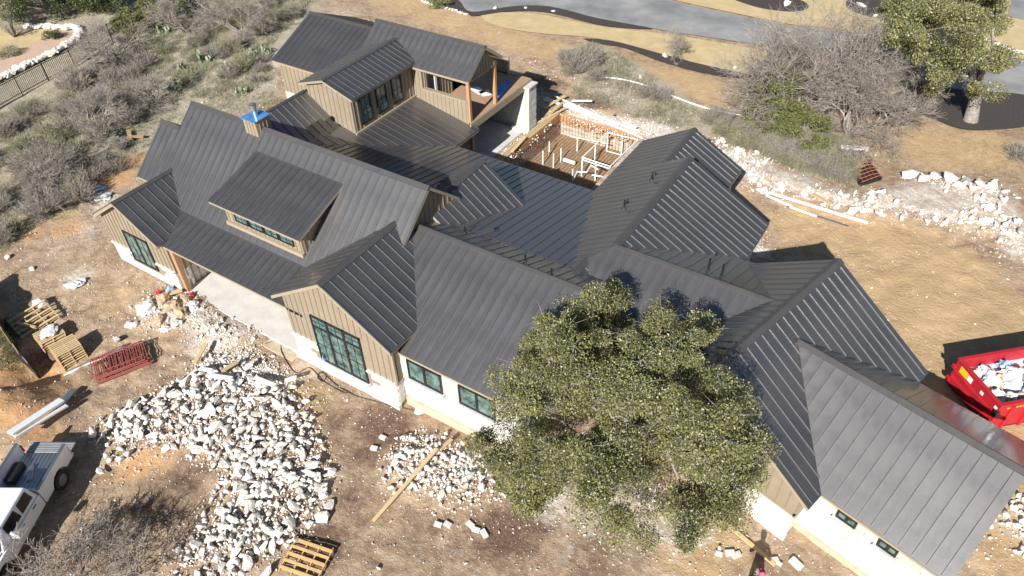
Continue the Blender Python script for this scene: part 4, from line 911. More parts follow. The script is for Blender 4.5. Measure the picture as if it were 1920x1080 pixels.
# single boulders
BO=[(80,572,.95,'pale rounded boulder behind the wooden pallets'),(222,640,.62,'oblong boulder right of the pallets'),(625,885,.55,'white boulder right of the big rock heap'),(602,970,.7,'large white boulder at the lower edge of the rock heap'),(255,610,.5,'whitish rock beside the trash heap'),(1247,107,.75,'white boulder in the mulch strip'),(1378,132,.85,'squarish white boulder at the end of the mulch strip'),(1708,208,.75,'pale boulder in the mulch bed left of the oak trunk'),(928,18,.55,'small white edging boulder nearest the driveway corner'),(985,17,.55,'middle white edging boulder by the driveway'),(1038,23,.6,'right white edging boulder by the driveway'),(1473,12,1.1,'flat white boulder in the oval mulch bed'),(1615,14,1.0,'white boulder in the round mulch bed'),(1640,33,.9,'grey white boulder at the front of the round mulch bed'),(1702,336,1.15,'leftmost big boulder of the stacked row'),(1728,342,1.0,'boulder leaning in the stacked row'),(1752,334,.95,'upright boulder of the stacked row'),(1778,340,1.1,'broad boulder of the stacked row'),(1806,346,.95,'mid sized boulder right in the stacked row'),(1835,350,1.0,'boulder near the right end of the stacked row'),(1858,356,.8,'last boulder of the stacked row'),(1601,398,.9,'tan slab rock behind the white gutters'),(226,862,.5,'white stone below the rock heap'),(240,800,.5,'grey rock at the left tip of the heap'),(15,485,.5,'white stone alone on the dirt at the left edge'),(62,505,.4,'small white stone beside the tyre tracks'),(1345,180+50,.7,'pale rock in the brush behind the right wing'),(1200,145,.5,'pale rock in the brush by the hose')]
for i,(a,b,s,l) in enumerate(BO):
    g=G(a,b); o=put(rock_mesh(200+i,'boulder',M_rock),'boulder',(g[0],g[1],g[2]+s*.2),s,l,'boulder')
    o.rotation_euler=(rr.uniform(-.2,.2),rr.uniform(-.2,.2),rr.uniform(0,6))
# neighbour's stone retaining wall (curved) and driveway edging
def stonewall(pix,n,s,label,h=.5):
    pts=smooth_loop([P(*q) for q in pix],12,False); L_=np.cumsum([0]+[np.linalg.norm(pts[i+1]-pts[i]) for i in range(len(pts)-1)]); root=empty('stone_edging',(*pts[0][:2],0),0,label,'retaining wall')
    for i in range(n):
        t=L_[-1]*i/n; j=min(np.searchsorted(L_,t,'right')-1,len(pts)-2); f=(t-L_[j])/(L_[j+1]-L_[j]); p=pts[j]+(pts[j+1]-pts[j])*f
        o=bpy.data.objects.new('stone',RM[i%12]); COL.objects.link(o); o.parent=root; z=float(gh(p[0],p[1])); o.location=(p[0]-pts[0][0],p[1]-pts[0][1],z+h*.35); k=s*rr.uniform(.8,1.25); o.scale=(k,k,k*.8); o.rotation_euler=(0,0,rr.uniform(0,6))
stonewall([(-60,180),(0,150),(50,125),(100,102),(138,80),(149,66),(143,56),(110,54),(83,53),(47,54)],95,.95,'curved white stone retaining wall around the neighbour path',.6)
stonewall([(788,0),(812,10),(836,16),(862,24),(878,30)],16,.45,'short white stone edging at the driveway corner',.2)
stonewall([(1780,50),(1820,66),(1860,80),(1900,96),(1960,112)],22,.6,'white stone edging along the far lawn right of the oak',.2)
# iron fence
def fence(pix,label):
    pts=smooth_loop([G(*q) for q in pix],6,False); L_=np.cumsum([0]+[np.linalg.norm(pts[i+1]-pts[i]) for i in range(len(pts)-1)]); root=empty('iron_fence',pts[0],0,label,'fence'); b0=Vector(pts[0]); H=1.5
    def at(t): j=min(np.searchsorted(L_,t,'right')-1,len(pts)-2); f=(t-L_[j])/(L_[j+1]-L_[j]); return Vector(pts[j]+(pts[j+1]-pts[j])*f)-b0
    m=MB(); rl=MB(); t=0
    while t<L_[-1]: p=at(t); m.bar(p+Vector((0,0,.08)),p+Vector((0,0,H)),.03,.03); t+=.15
    o=m.build('pickets',M_fence,root); o['kind']='stuff'
    for z in (.2,H-.15,H-.02):
        r_=MB(); k=int(L_[-1]/2.4)
        for i in range(k): r_.bar(at(L_[-1]*i/k)+Vector((0,0,z)),at(L_[-1]*(i+1)/k-1e-3)+Vector((0,0,z)),.035,.04)
        r_.build('rail',M_fence,root)
    k=int(L_[-1]/2.4)
    for i in range(k+1): p=at(min(L_[-1]*i/k,L_[-1]-1e-3)); MB().bar(p,p+Vector((0,0,H+.1)),.065,.065).build('post',M_fence,root)
fence([(-60,236),(0,202),(50,174),(98,148),(140,126),(185,95),(255,52),(300,28),(350,0)],'black iron picket fence running up the brush slope')

# ------------------------------------------------------------------ pool excavation
pit=empty('pool_excavation',(PITX[0],PITY[0],0),0,'open pool pit with rebar grid, plywood forms and white pipe frames behind the house','excavation')
def PP(m,name,mt,**k):
    o=m.build(name,mt,pit,**k); o.location=(-PITX[0],-PITY[0],0); return o
x0,x1=PITX; y0,y1=PITY; ZB=-1.5
M_pitw=mat('cut limestone bank',(.62,.56,.48),.95,(.36,.28,.2),3,.05,8)
PP(MB().box(x0-.3,x1+.3,y0-.3,y1+.3,ZB-.1,ZB),'pit_floor',M_sand)
for b in ((x0-.3,x0,y0-.3,y1+.3),(x1,x1+.3,y0-.3,y1+.3),(x0,x1,y0-.3,y0),(x0,x1,y1,y1+.3)): PP(MB().box(*b,ZB,-.02),'pit_bank',M_pitw)
for i in range(5):
    w=(x1-x0)/5; PP(MB().box(x0+i*w+.01,x0+(i+1)*w-.01,y1-.06,y1-.02,-.62,.12),'form_board',M_ply)
for i in range(3):
    PP(MB().box(x0+.02,x0+.06,y0+.3+i*2.6,y0+2.88+i*2.6,-.45,.1),'form_board',M_ply)
for k in (0,.16,.32): PP(MB().bar((x0-.12-k,y0-.1,.12+k*.02),(x0-.02-k,y1+.1,.14+k*.02),.13,.05),'form_plank',M_lum)
PP(MB().bar((x0-.9,y0+5.2,.1),(x0+.2,y1+.5,.3),.14,.05),'form_plank',M_lum)
rb=MB()
g=.24
n=int((x1-x0)/g)
for i in range(n): X_=x0+.15+i*g; rb.bar((X_,y0+.1,ZB+.08),(X_,y1-.15,ZB+.08),.016,.016); rb.bar((X_,y1-.16,ZB),(X_,y1-.16,.05),.016,.016)
n=int((y1-y0)/g)
for i in range(n): Y_=y0+.15+i*g; rb.bar((x0+.15,Y_,ZB+.1),(x1-.15,Y_,ZB+.1),.016,.016); rb.bar((x0+.16,Y_,ZB),(x0+.16,Y_,.0),.016,.016); rb.bar((x1-.16,Y_,ZB),(x1-.16,Y_,.0),.016,.016)
for z in (-1.2,-.9,-.6,-.3): rb.bar((x0+.15,y1-.17,z),(x1-.15,y1-.17,z),.016,.016); rb.bar((x0+.17,y0+.1,z),(x0+.17,y1-.2,z),.016,.016)
PP(rb,'rebar_grid',M_rebar)['kind']='stuff'
def pipe(pts,r_=.035,name='pipe'): PP(MB().tube(pts,r_,8),name,M_white,smooth=False)
A1=P(1140,249,-.05);A2=P(1092,295,-.05);A3=P(1144,312,-.05);A4=P(1196,262,-.05)
for a,b in ((A1,A2),(A2,A3),(A1,A4),(A3,A4),(A2+np.array([.1,-.25,0]),A3+np.array([.1,-.25,0]))): pipe([a,b],.04)
for q in (A1,A2,A3,A4,(A1+A4)/2,(A1+A2)/2,(A2+A3)/2): pipe([q,(q[0],q[1],ZB+.05)],.045)
for (a,b) in ((1083,258),(1052,278),(1038,288),(1018,283),(1030,265),(1074,317),(1160,300)): q=P(a,b,-.4); pipe([(q[0],q[1],ZB),q],.04)
pipe([P(1070,256,-.3),P(1100,262,-.3),P(1140,270,-.3)]); pipe([P(1137,283,-.3),P(1170,292,-.3)])
pipe([P(1075,337,-.2),P(1082,322,-.2),P(1100,323,-.2),P(1108,310,-.2),P(1122,318,-.2)],.05); pipe([P(1110,328,-.3),P(1135,332,-.3)],.05)
PP(MB().tube([P(1057,299,-1.2),P(1078,306,-1.2)],.13,12),'drain_sump',M_white)
for i,(a,b,lb) in enumerate((((1023,189),(1205,262),'longest white pipe lying along the back of the pool pit'),((1040,186),(1160,238),'white pipe behind the pool pit, second from the edge'),((1020,193),(1120,220),'short white pipe near the fireplace wall end'),((1060,200),(1200,250),'white pipe nearest the plywood forms'))):
    A_=Vector(G(*a,.25)); B_=Vector(G(*b,.12)); m=MB(); m.tube([(0,0,0),B_-A_],.06,8); o=m.build('white_pipe',M_white); o.location=A_; tag(o,lb,'pipe')
# white hose behind
hp=smooth_loop([G(*q,.05) for q in ((1130,146),(1160,149),(1200,158),(1250,177),(1300,196),(1345,209),(1390,217))],5,False); h0=Vector(hp[0])
o=MB().tube([Vector(p)-h0 for p in hp],.055,8).build('hose',M_white); o.location=h0; tag(o,'long white flexible pipe curving over the dirt behind the pool pit','hose')
# ------------------------------------------------------------------ loose building materials
def loose(a,b,w,h,m,name,lb,cat,z=.06,z2=None,group=None):
    A_=Vector(G(*a,z)); B_=Vector(G(*b,z if z2 is None else z2)); o=MB().bar((0,0,0),B_-A_,w,h).build(name,m,bevel=.004); o.location=A_; return tag(o,lb,cat,group)
loose((1441,362),(1626,421),.16,.09,M_white,'gutter','long white gutter length lying beside the rubble bank','gutter',.12)
loose((1436,368),(1485,388),.14,.06,M_white,'gutter','short white gutter piece at the upper end of the long one','gutter',.08)
loose((1475,390),(1590,427),.12,.08,M_steel,'gutter','grey white gutter length just below the long white one','gutter',.08)
loose((1480,392),(1530,410),.14,.06,M_white,'gutter','short white strip lying on the grey gutter','gutter',.16)
loose((1522,372),(1556,388),.3,.06,M_lum,'lumber_board','tan board lying on the rubble above the gutters','lumber',.3)
loose((700,979),(822,855),.15,.07,M_lum,'lumber_plank','long pine plank lying across the small stone heap','lumber',.06,.5)
loose((826,852),(848,832),.15,.07,M_lum,'lumber_plank','short pine plank end beyond the long plank','lumber',.3)
loose((1366,988),(1452,1062),.14,.08,M_lum,'lumber_plank','pine plank leaning by the wall near the worker','lumber',.10,.10)
loose((30,828),(124,762),.34,.10,M_white,'gutter_bundle','wide white panel bundle sticking out past the truck bed','panel',.85,.5)
loose((38,833),(132,770),.18,.08,M_white,'gutter_bundle','narrow white strip beside the wide panel bundle','panel',.72,.42)
loose((112,768),(142,735),.30,.06,M_steel,'metal_sheet','grey metal sheet length at the far end of the white panels','panel',.2,.2)
loose((120,704),(232,655),.08,.05,M_white,'pipe_length','thin white pipe beside the red frames','pipe',.08)
loose((126,700),(238,650),.06,.05,M_steel,'pipe_length','thin steel pipe beside the red frames','pipe',.16)
loose((38,613),(72,622),.14,.05,M_lum,'lumber_board','weathered board on the edge of the pallets','lumber',.3)
for (a,b,c,d,lb) in ((1020,210,1060,190,'grey board by the fireplace end of the pool pit'),(1030,222,1052,205,'tan board against the corner of the pool pit'),(1072,196,1110,200,'white board crossing the pipes behind the pool pit'),(960,292,985,268,'board lying between patio slab and pool pit'),(1120,212,1150,226,'grey board in the rubble behind the pool pit'),(1168,236,1192,250,'white board at the right end of the pipes'),(368,690,392,655,'grey plank standing out of the debris near the rock heap'),(378,700,402,708,'white board flat in the debris heap'),(395,712,440,722,'white plastic sheet strip at the top of the rock heap'),(420,705,450,690,'short board in the debris by the rock heap'),(480,715,520,735,'white board scrap right of the debris heap'),(537,722,560,720,'small white board scrap near the big gable')):
    loose((a,b),(c,d),.2,.05,M_white if 'white' in lb else M_lum,'scrap_board',lb,'scrap board',.3,.45)
# pallets
def pallet(name,W_,D_,ns,m,label,cat='pallet',cross=3,thick=.02,slatw=.09):
    root=empty(name,(0,0,0),0,label,cat)
    for i in range(cross): x=W_*(i/(cross-1)-.5)*.94; MB().box(x-.02,x+.02,-D_/2,D_/2,.02,.11).build('stringer',m,root)
    for i in range(ns):
        y=D_*((i+.5)/ns-.5); MB().box(-W_/2,W_/2,y-slatw/2,y+slatw/2,.112,.112+thick).build('slat',m,root)
        if i in (0,ns//2,ns-1): MB().box(-W_/2,W_/2,y-slatw/2,y+slatw/2,0,.018).build('slat',m,root)
    return root
def yaw(a,b): A_=P(*a);B_=P(*b); return math.atan2(B_[1]-A_[1],B_[0]-A_[0])
pr=pallet('pallet',1.15,1.1,8,M_lum,'lowest pallet of the stack beside the red frames'); pc=Vector(G(135,672)); ya=yaw((95,668),(145,642)); pr.location=pc; pr.rotation_euler=(0,0,ya)
nth=['lowest','second from the ground','third from the ground','fourth from the ground','second from the top','topmost']
for k in range(1,7):
    dup(pr,pc+Vector((random.gauss(0,.015),random.gauss(0,.015),.135*k)),(0,0,ya+random.gauss(0,.015)),label='pallet of the stack beside the red frames, '+['','second','third','fourth','fifth','sixth','topmost'][k]+(' from the ground' if k<6 else ''))
pc2=Vector(G(100,640)); 
for k in range(4): dup(pr,pc2+Vector((random.gauss(0,.03),random.gauss(0,.03),.135*k)),(0,0,ya+random.gauss(0,.04)),label='pallet of the lower stack behind, '+['lowest','second from the ground','third from the ground','topmost and whitish'][k])
lt=pallet('lumber_lattice',1.9,1.9,5,M_lum,'open lumber lattice lying at the left end of the pallets','lattice',4,.03,.10); g_=G(66,603,.12); lt.location=g_; lt.rotation_euler=(.06,-.08,ya+.05)
pb=pallet('pallet',1.55,1.35,5,mat('fresh yellow pine',(.66,.45,.20),.7,(.55,.36,.16),3,vary=.08),'yellow open pallet at the bottom frame edge','pallet',4,.03,.10)
cA=P(541,1013);cB=P(648,1047);cD=P(505,1060); pb.location=Vector(tuple((cB+cD)/2+np.array([0,0,.12]))); pb.rotation_euler=(.05,.04,math.atan2(cB[1]-cA[1],cB[0]-cA[0]))
# red scaffold frames
c1,c2,c3,c4=[Vector(P(*q)) for q in ((165,692),(268,652),(284,688),(190,725))]
ux=((c2-c1)+(c3-c4)).normalized(); L1_=((c2-c1).length+(c3-c4).length)/2; uy=Vector((-ux.y,ux.x,0)); W1=1.35; sc0=(c1+c2+c3+c4)/4
for k in range(7):
    root=empty('scaffold_frame',sc0+Vector((random.gauss(0,.04),random.gauss(0,.04),.07+k*.075))+ux*(.05*(k%3)),math.atan2(ux.y,ux.x)+random.gauss(0,.02),'red scaffold frame in the flat stack beside the pallets, '+['lowest','second up','third up','fourth up','fifth up','sixth up','topmost'][k],'scaffold frame')
    mm=M_redsteel
    for sy in (-1,1): MB().tube([(-L1_/2,sy*W1/2,0),(L1_/2,sy*W1/2,0)],.024,6).build('rail',mm,root)
    MB().tube([(-L1_/2,-W1/2+.3,0),(L1_/2,-W1/2+.3,0)],.018,6).build('rail',mm,root)
    for j in range(9): x=-L1_/2+.1+j*(L1_-.2)/8; MB().tube([(x,-W1/2,0),(x+.04,W1/2,0)],.018,6).build('rung',mm,root)
# black silt fence
sf=smooth_loop([P(*q) for q in ((-20,545),(8,590),(12,625),(35,665),(62,695))],6,False); b0=Vector(sf[0]); root=empty('silt_fence',b0,0,'sagging black silt fabric fence at the left frame edge','fence')
m=MB(); n=len(sf)
for i,p in enumerate(sf):
    h=.95+.12*math.sin(i*1.3); dx=.12*math.sin(i*.9)
    for (ox,z) in ((0,-.1),(dx,h*.5),(0,h),(.03,h),(dx+.03,h*.5),(.03,-.1)): m.v.append((p[0]-b0.x+ox,p[1]-b0.y+ox,z+float(gh(p[0],p[1]))))
for i in range(n-1):
    for k in range(6): m.f.append((i*6+k,i*6+(k+1)%6,(i+1)*6+(k+1)%6,(i+1)*6+k))
m.build('fabric',M_tarp,root)
for i in range(0,n,5): p=sf[i]; MB().bar((p[0]-b0.x,p[1]-b0.y,-.1),(p[0]-b0.x,p[1]-b0.y,1.15),.04,.04).build('stake',M_lum,root)
# crumpled things
def lump(seed,sx,sy,sz,crumple=.25,sub=3):
    rnd=random.Random(seed); bm=bmesh.new(); bmesh.ops.create_icosphere(bm,subdivisions=sub,radius=.5)
    from mathutils import noise as MN
    for v in bm.verts:
        k=1+crumple*MN.noise(v.co*3+Vector((seed,0,0)))*1.6+crumple*.7*MN.noise(v.co*8+Vector((0,seed,0))); v.co=Vector((v.co.x*k*sx,v.co.y*k*sy,max(v.co.z,-.25)*k*sz))
    me=bpy.data.meshes.new('lump'); bm.to_mesh(me); bm.free(); return me
def addlump(name,loc,seed,s,m,lb,cat,rz=0,group=None,parent=None,cr=.3):
    me=lump(seed,*s,crumple=cr); me.materials.append(m); o=bpy.data.objects.new(name,me); COL.objects.link(o); o.location=loc; o.rotation_euler=(0,0,rz)
    if parent: o.parent=parent
    return tag(o,lb,cat,group)
M_paper=mat('brown paper sacks',(.55,.42,.28),.85,(.42,.31,.2),3,.02,12); M_bag=mat('white plastic bag',(.80,.80,.80),.35,(.6,.62,.64),4,.02,9); M_redp=mat('red plastic',(.6,.03,.05),.4); M_bluep=mat('light blue plastic',(.10,.30,.62),.35,(.5,.62,.75),5)
for i,(a,b,sx,sy,sz,m_,lb) in enumerate(((275,580,.9,.9,.55,M_bag,'white plastic heap at the left end of the trash pile'),(308,562,.8,.6,.5,M_paper,'brown paper sacks at the top of the trash pile'),(325,578,.9,.7,.6,M_paper,'crumpled brown sack in the middle of the trash pile'),(340,590,.7,.6,.5,M_paper,'brown sack right of the middle of the trash pile'),(300,600,.7,.5,.35,M_paper,'tan cardboard at the front of the trash pile'),(350,565,.9,.5,.35,M_paper,'flat tan cardboard beside the porch post'),(362,575,.8,.6,.3,M_bag,'white sheeting at the right end of the trash pile'),(299,552,.3,.3,.35,M_redp,'red plastic jug by the trash pile'),(319,547,.5,.35,.4,M_bluep,'blue and white packet by the corner of the small gable'),(360,556,.35,.25,.25,M_redp,'red wrapper near the porch post'),(310,618,.5,.4,.3,M_bag,'white bag low in the trash pile'),(330,608,.6,.5,.35,M_stone,'pale broken block in the trash pile'),(243,610,.5,.4,.25,M_bag,'white scrap left of the trash pile'),(415,712,1.2,.6,.3,M_bag,'white plastic sheet on top of the rock heap'),(440,722,.6,.4,.25,M_bluep,'blue tinted plastic on the rock heap'),(398,700,.5,.4,.25,M_bag,'white bag in the debris above the rock heap'),(140,535,.8,.6,.25,M_bag,'white plaster lump on the dirt left of the porch'),(155,530,.5,.4,.25,M_bag,'small white plaster lump on the dirt'),(175,360,1.3,.9,.35,M_bluep,'blue grey plastic sheet left of the small gable'),(195,372,1.0,.7,.3,M_bag,'pale sheet of plastic under the blue grey one'),(235,268,.35,.3,.35,M_bluep,'turquoise bucket in the brush scraps'),(614,690,.35,.15,.5,M_bluep,'blue grey rag hanging below the big window'),(788,770,.5,.4,.25,M_bag,'white bag at the base of the corner pier'),(102,640,.9,.7,.15,M_bag,'white cloth draped over the lower pallets'),(607,930,.4,.3,.2,M_bag,'white and red scrap right of the rock heap'))):
    g_=G(a,b,.03+sz*.15+(.62 if 'pallets' in lb or 'hanging' in lb else 0)); addlump('debris' if 'bag' not in lb else 'plastic_bag',g_,i+3,(sx,sy,sz),m_,lb,'debris',random.uniform(0,6))
for (a,b,c,d,lb) in ((240,262,272,262,'orange brown plank among the brush scraps'),(243,250,247,268,'upright tan board among the brush scraps'),(140,385,180,362,'grey board by the plastic sheets left of the small gable'),(300,562,345,552,'flattened cardboard strip on the trash pile')):
    loose((a,b),(c,d),.25,.06,M_wood if 'orange' in lb else M_lum,'scrap_board',lb,'scrap board',.25)
# cut stone blocks near the worker
for (a,b,s,rz,lb) in ((1368,1038,.34,.6,'white cut block on the dirt left of the plank'),(1380,1042,.34,.9,'white cut block touching another left of the plank'),(1347,1040,.26,.2,'small white block at far left below the oak'),(1451,1052,.32,.7,'white cut block at the end of the plank'),(1492,1058,.46,-.4,'large beige cut block by the garage wall'),(1460,1058,.2,-.2,'thin block beside the plank end'),(718,822,.3,.1,'white block left of the small stone heap'),(702,842,.3,.3,'beige block on the dirt left of the plank'),(822,985,.3,.2,'white block on the dirt below the small heap'),(882,985,.32,-.2,'white block right of the bricks on the dirt'),(893,995,.3,.2,'beige block nearest the oak foliage'),(908,1002,.34,-.5,'white block under the left oak foliage'),(840,985,.3,0,'beige brick on the dirt below the small heap')):
    o=MB().box(-s/2,s/2,-s*.3,s*.3,0,.12).build('cut_block',M_stone,bevel=.008); o.location=G(a,b,.0); o.rotation_euler=(random.uniform(-.08,.08),random.uniform(-.08,.08),rz); tag(o,lb,'stone block')
# rebar rack on the right
rc=[P(*q) for q in ((1578,288),(1612,283),(1652,340),(1612,352))]; c0=sum(rc)/4; root=empty('rebar_rack',(c0[0],c0[1],0),0,'rusty rebar cages lying in a dark rack by the thicket','rebar rack'); c0v=Vector((c0[0],c0[1],0)); rcv=[Vector(tuple(q))-c0v for q in rc]
m=MB(); m.prism([rcv[0],rcv[1],rcv[2],rcv[3]],(0,0,.25)); m.build('rack_base',M_tarp,root)
for k in range(12):
    f=k/11; a=rcv[0].lerp(rcv[3],f); b=rcv[1].lerp(rcv[2],f); MB().tube([a+Vector((0,0,.4)),a.lerp(b,.5)+Vector((.05,.04,.5)),b+Vector((0,0,.4+.1*(k%2)))],.022,5).build('rebar_tie',mat('orange rusty bar',(.42,.14,.07),.8),root)
for k in range(5):
    f=.1+k*.2; MB().tube([rcv[0].lerp(rcv[1],f)+Vector((0,0,.36)),rcv[3].lerp(rcv[2],f)+Vector((0,0,.36))],.02,5).build('rebar',M_rebar,root)
loose((1574,286),(1625,290),.4,.1,M_white,'gutter_bundle','white board along the top of the rebar rack','panel',.4)
loose((1563,276),(1600,282),.3,.05,M_steel,'metal_sheet','grey strip in the thicket above the rebar rack','panel',.3)
# cables
for (pts,lb) in ((((497,645),(525,640),(528,660),(545,690),(558,700),(580,690),(600,708),(606,715),(640,735),(655,738)),'black cable snaking on the ground below the big gable'),(((600,700),(612,703),(606,716),(596,708),(604,698),(630,722),(665,742),(700,752),(745,764),(790,772),(825,768),(826,762)),'black cable running along the base of the middle wall')):
    pp=smooth_loop([G(*q,.03) for q in pts],4,False); p0=Vector(pp[0]); o=MB().tube([Vector(p)-p0 for p in pp],.017,5).build('cable',M_black); o.location=p0; tag(o,lb,'cable')
# ------------------------------------------------------------------ dumpster
dz=1.55; Aq=P(1797,674,dz); Bq=P(1877,764,dz); dv=Bq-Aq; Wd=float(np.linalg.norm(dv)); ang=math.atan2(dv[1],dv[0])+math.pi/2
dm=empty('dumpster',(Aq[0],Aq[1],0),ang,'open red roll-off dumpster heaped with white trash','dumpster')
# local: x along length, -y across the end wall
L_d=6.2; t=.09
def DB(n,*b,m=M_red,**k): return MB().box(*b).build(n,m,dm,**k)
z0_=.12
DB('floor',0,L_d,-Wd,0,z0_,z0_+.1); DB('side_wall',0,L_d,-t,0,z0_,dz,bevel=.02); DB('side_wall',0,L_d,-Wd,-Wd+t,z0_,dz,bevel=.02); DB('end_wall',0,t,-Wd+t,-t,z0_,dz); DB('end_wall',L_d-t,L_d,-Wd+t,-t,z0_,dz)
for y_ in (-.06,-Wd+.06): DB('top_rail',-.04,L_d+.04,y_-.09,y_+.09,dz,dz+.1,bevel=.02)
DB('top_rail',-.04,.12,-Wd+.15,-.15,dz,dz+.09,bevel=.02)
for z_ in (.55,.95): DB('end_rib',-.08,0,-Wd+.1,-.1,z_,z_+.1)
for i in range(7): DB('side_rib',.5+i*.85,.62+i*.85,-Wd-.08,-Wd,z0_,dz)
for i in range(7): DB('side_rib',.5+i*.85,.62+i*.85,0,.08,z0_,dz)
DB('hinge',-.12,-.02,-.12,.05,.4,.55); DB('hinge',-.12,-.02,-.12,.05,1.1,1.25); DB('latch',-.1,.05,-Wd-.06,-Wd+.1,1.0,1.3,m=M_black)
DB('sticker',-.015,-.005,-.75,-.3,1.12,1.45,m=mat('yellow sticker',(.85,.55,.02),.5)); DB('sticker',-.016,-.006,-1.05,-.78,1.15,1.42,m=M_white); DB('reflector',-.015,-.005,-1.75,-1.58,1.2,1.36,m=M_white); DB('reflector',-.015,-.005,-Wd+.1,-Wd+.25,1.25,1.4,m=M_white)
for i in range(14): DB('yellow_lettering',.35+i*.14,.43+i*.14,-Wd-.012,-Wd-.002,1.36,1.43,m=MATS['yellow sticker'])
tr=random.Random(3); M_tr=[M_bag,M_bag,M_bag,M_white,M_steel,M_paper,M_bluep]
for i in range(46):
    x=tr.uniform(.4,L_d-.4); y=-tr.uniform(.35,Wd-.35); mm=M_tr[tr.randrange(7)]; sz=tr.uniform(.35,.9); v=Matrix.Rotation(ang,3,'Z')@Vector((x,y,0)); loc=(Aq[0]+v.x,Aq[1]+v.y,tr.uniform(.95,1.3))
    if i%4==3:
        o=MB().box(-sz/2,sz/2,-sz*.3,sz*.3,-.06,.06).build('carton',[M_paper,M_white,M_wood][i%3]); o.location=loc; o.rotation_euler=(tr.uniform(-.5,.5),tr.uniform(-.5,.5),tr.uniform(0,6)); tag(o,'flattened carton or board among the trash in the red dumpster','carton','cartons in the dumpster')
    else: addlump('trash_bag',loc,i+50,(sz,sz*.8,.45),mm,'crumpled plastic trash heaped inside the red dumpster','trash',tr.uniform(0,6),'trash in the dumpster',cr=.4)
DBf=MB().box(.1,L_d-.1,-Wd+.1,-.1,.3,.98).build('trash_fill',M_bag,dm)
# ------------------------------------------------------------------ pickup truck
hx,hy=.52,-.857; hn=math.hypot(hx,hy); hx/=hn; hy/=hn; rl=(-25.0,5.05); rgt=(hy,-hx)
tk_=empty('pickup_truck',(rl[0]+rgt[0]*1.0,rl[1]+rgt[1]*1.0,float(gh(-25.5,4))),math.atan2(-hx,hy),'white pickup truck with ribbed open bed at the lower left edge','truck')
def TB(n,m,mt,**k): return m.build(n,mt,tk_,**k)
def arch(side,y0,y1,zt,wheel,r_,zb=.55):
    pts=[(y0,zb)]; 
    for k in range(9): a=math.pi*(1-k/8); pts.append((wheel+math.cos(a)*r_,max(zb,.42+math.sin(a)*r_)))
    pts+=[(y1,zb),(y1,zt),(y0,zt)]; return [(side,y,z) for y,z in pts]
for sd in (-1,1):
    m=MB(); m.prism(arch(sd*1.0,0,2.15,1.36,1.05,.52),(-sd*.09,0,0)); bs_=TB('bed_side',m,M_wpaint,bevel=.02)
    TB('bed_rail',MB().box(sd*1.0-.07,sd*1.0+.07 if sd<0 else sd*1.0+.02,0.02,2.12,1.36,1.40),M_steel)
    TB('tail_light',MB().box(sd*.93-.06,sd*.93+.06,-.03,.02,.85,1.2),M_redp)
    TB('wheel_housing',MB().box(sd*.72-.18,sd*.72+.18,.6,1.5,.7,1.0),M_black,bevel=.05)
TB('bed_floor',MB().box(-.91,.91,0,2.12,.62,.72),M_steel)
for i in range(11): TB('floor_rib',MB().box(-.84+i*.16,-.76+i*.16,.02,2.1,.72,.745),M_steel)
tg=TB('tailgate',MB().box(-.9,.9,-.55,-.03,.66,.73),mat('worn grey liner',(.40,.41,.42),.7,(.28,.29,.3),4),bevel=.01)
for i in range(6): MB().box(-.88,.88,-.52+i*.085,-.49+i*.085,.731,.742).build('liner_rib',M_steel,tg)
TB('bulkhead',MB().box(-.9,.9,2.08,2.15,.6,1.4),M_wpaint)
TB('bumper',MB().box(-.95,.95,-.15,-.01,.45,.62),M_steel,bevel=.03)
# cab: lower body with wheel arches plus tapered greenhouse
for sd in (-1,1):
    m=MB(); m.prism(arch(sd*1.0,2.2,5.9,1.18,5.0,.52),(-sd*.5,0,0)); TB('body_side',m,M_wpaint,bevel=.03)
TB('cab_floor',MB().box(-.5,.5,2.2,5.9,.5,1.17),M_wpaint); TB('hood',MB().box(-.9,.9,4.4,5.85,1.17,1.24),M_wpaint,bevel=.05)
def loft(a,b,m):  # two rect rings
    vs=[(x,y,a[4]) for x,y in ((a[0],a[2]),(a[1],a[2]),(a[1],a[3]),(a[0],a[3]))]+[(x,y,b[4]) for x,y in ((b[0],b[2]),(b[1],b[2]),(b[1],b[3]),(b[0],b[3]))]
    return m.add(vs,[(3,2,1,0),(4,5,6,7),(0,1,5,4),(1,2,6,5),(2,3,7,6),(3,0,4,7)])
TB('cab',loft((-.97,.97,2.2,4.6,1.18),(-.80,.80,2.32,4.0,1.86),MB()),M_wpaint,bevel=.06)
for sd in (-1,1):
    for (ya_,yb_) in ((2.42,3.12),(3.2,4.02)):
        m=MB(); X0=sd*(.97-.17*.25+.008); X1=sd*(.97-.17*.88+.008); m.prism([(X0,ya_,1.34),(X0,yb_,1.34),(X1,yb_-.08,1.76),(X1,ya_+.04,1.76)],(sd*.012,0,0)); TB('side_window',m,M_dark if False else mat('dark car glass',(.015,.018,.02),.05))
    TB('door_handle',MB().box(sd*1.0-.02,sd*1.0+.02,2.55,2.75,1.05,1.09),M_bluep if False else M_black); TB('door_handle',MB().box(sd*1.0-.02,sd*1.0+.02,3.35,3.55,1.05,1.09),M_black)
    mi=TB('mirror',MB().box(sd*1.02,sd*1.32,3.92,4.06,1.25,1.55) if sd>0 else MB().box(-1.32,-1.02,3.92,4.06,1.25,1.55),M_wpaint,bevel=.04)
    for yw in (1.05,5.0):
        w_=MB(); w_.tube([(sd*.72,yw,.42),(sd*1.02,yw,.42)],.42,20); wh=TB('wheel',w_,M_tire,bevel=.02); MB().tube([(sd*1.015,yw,.42),(sd*1.03,yw,.42)],.24,14).build('rim',M_steel,wh)
m=MB(); m.prism([(-.72,2.24,1.36),(.72,2.24,1.36),(.66,2.29,1.74),(-.66,2.29,1.74)],(0,-.02,0)); TB('rear_window',m,MATS['dark car glass'])
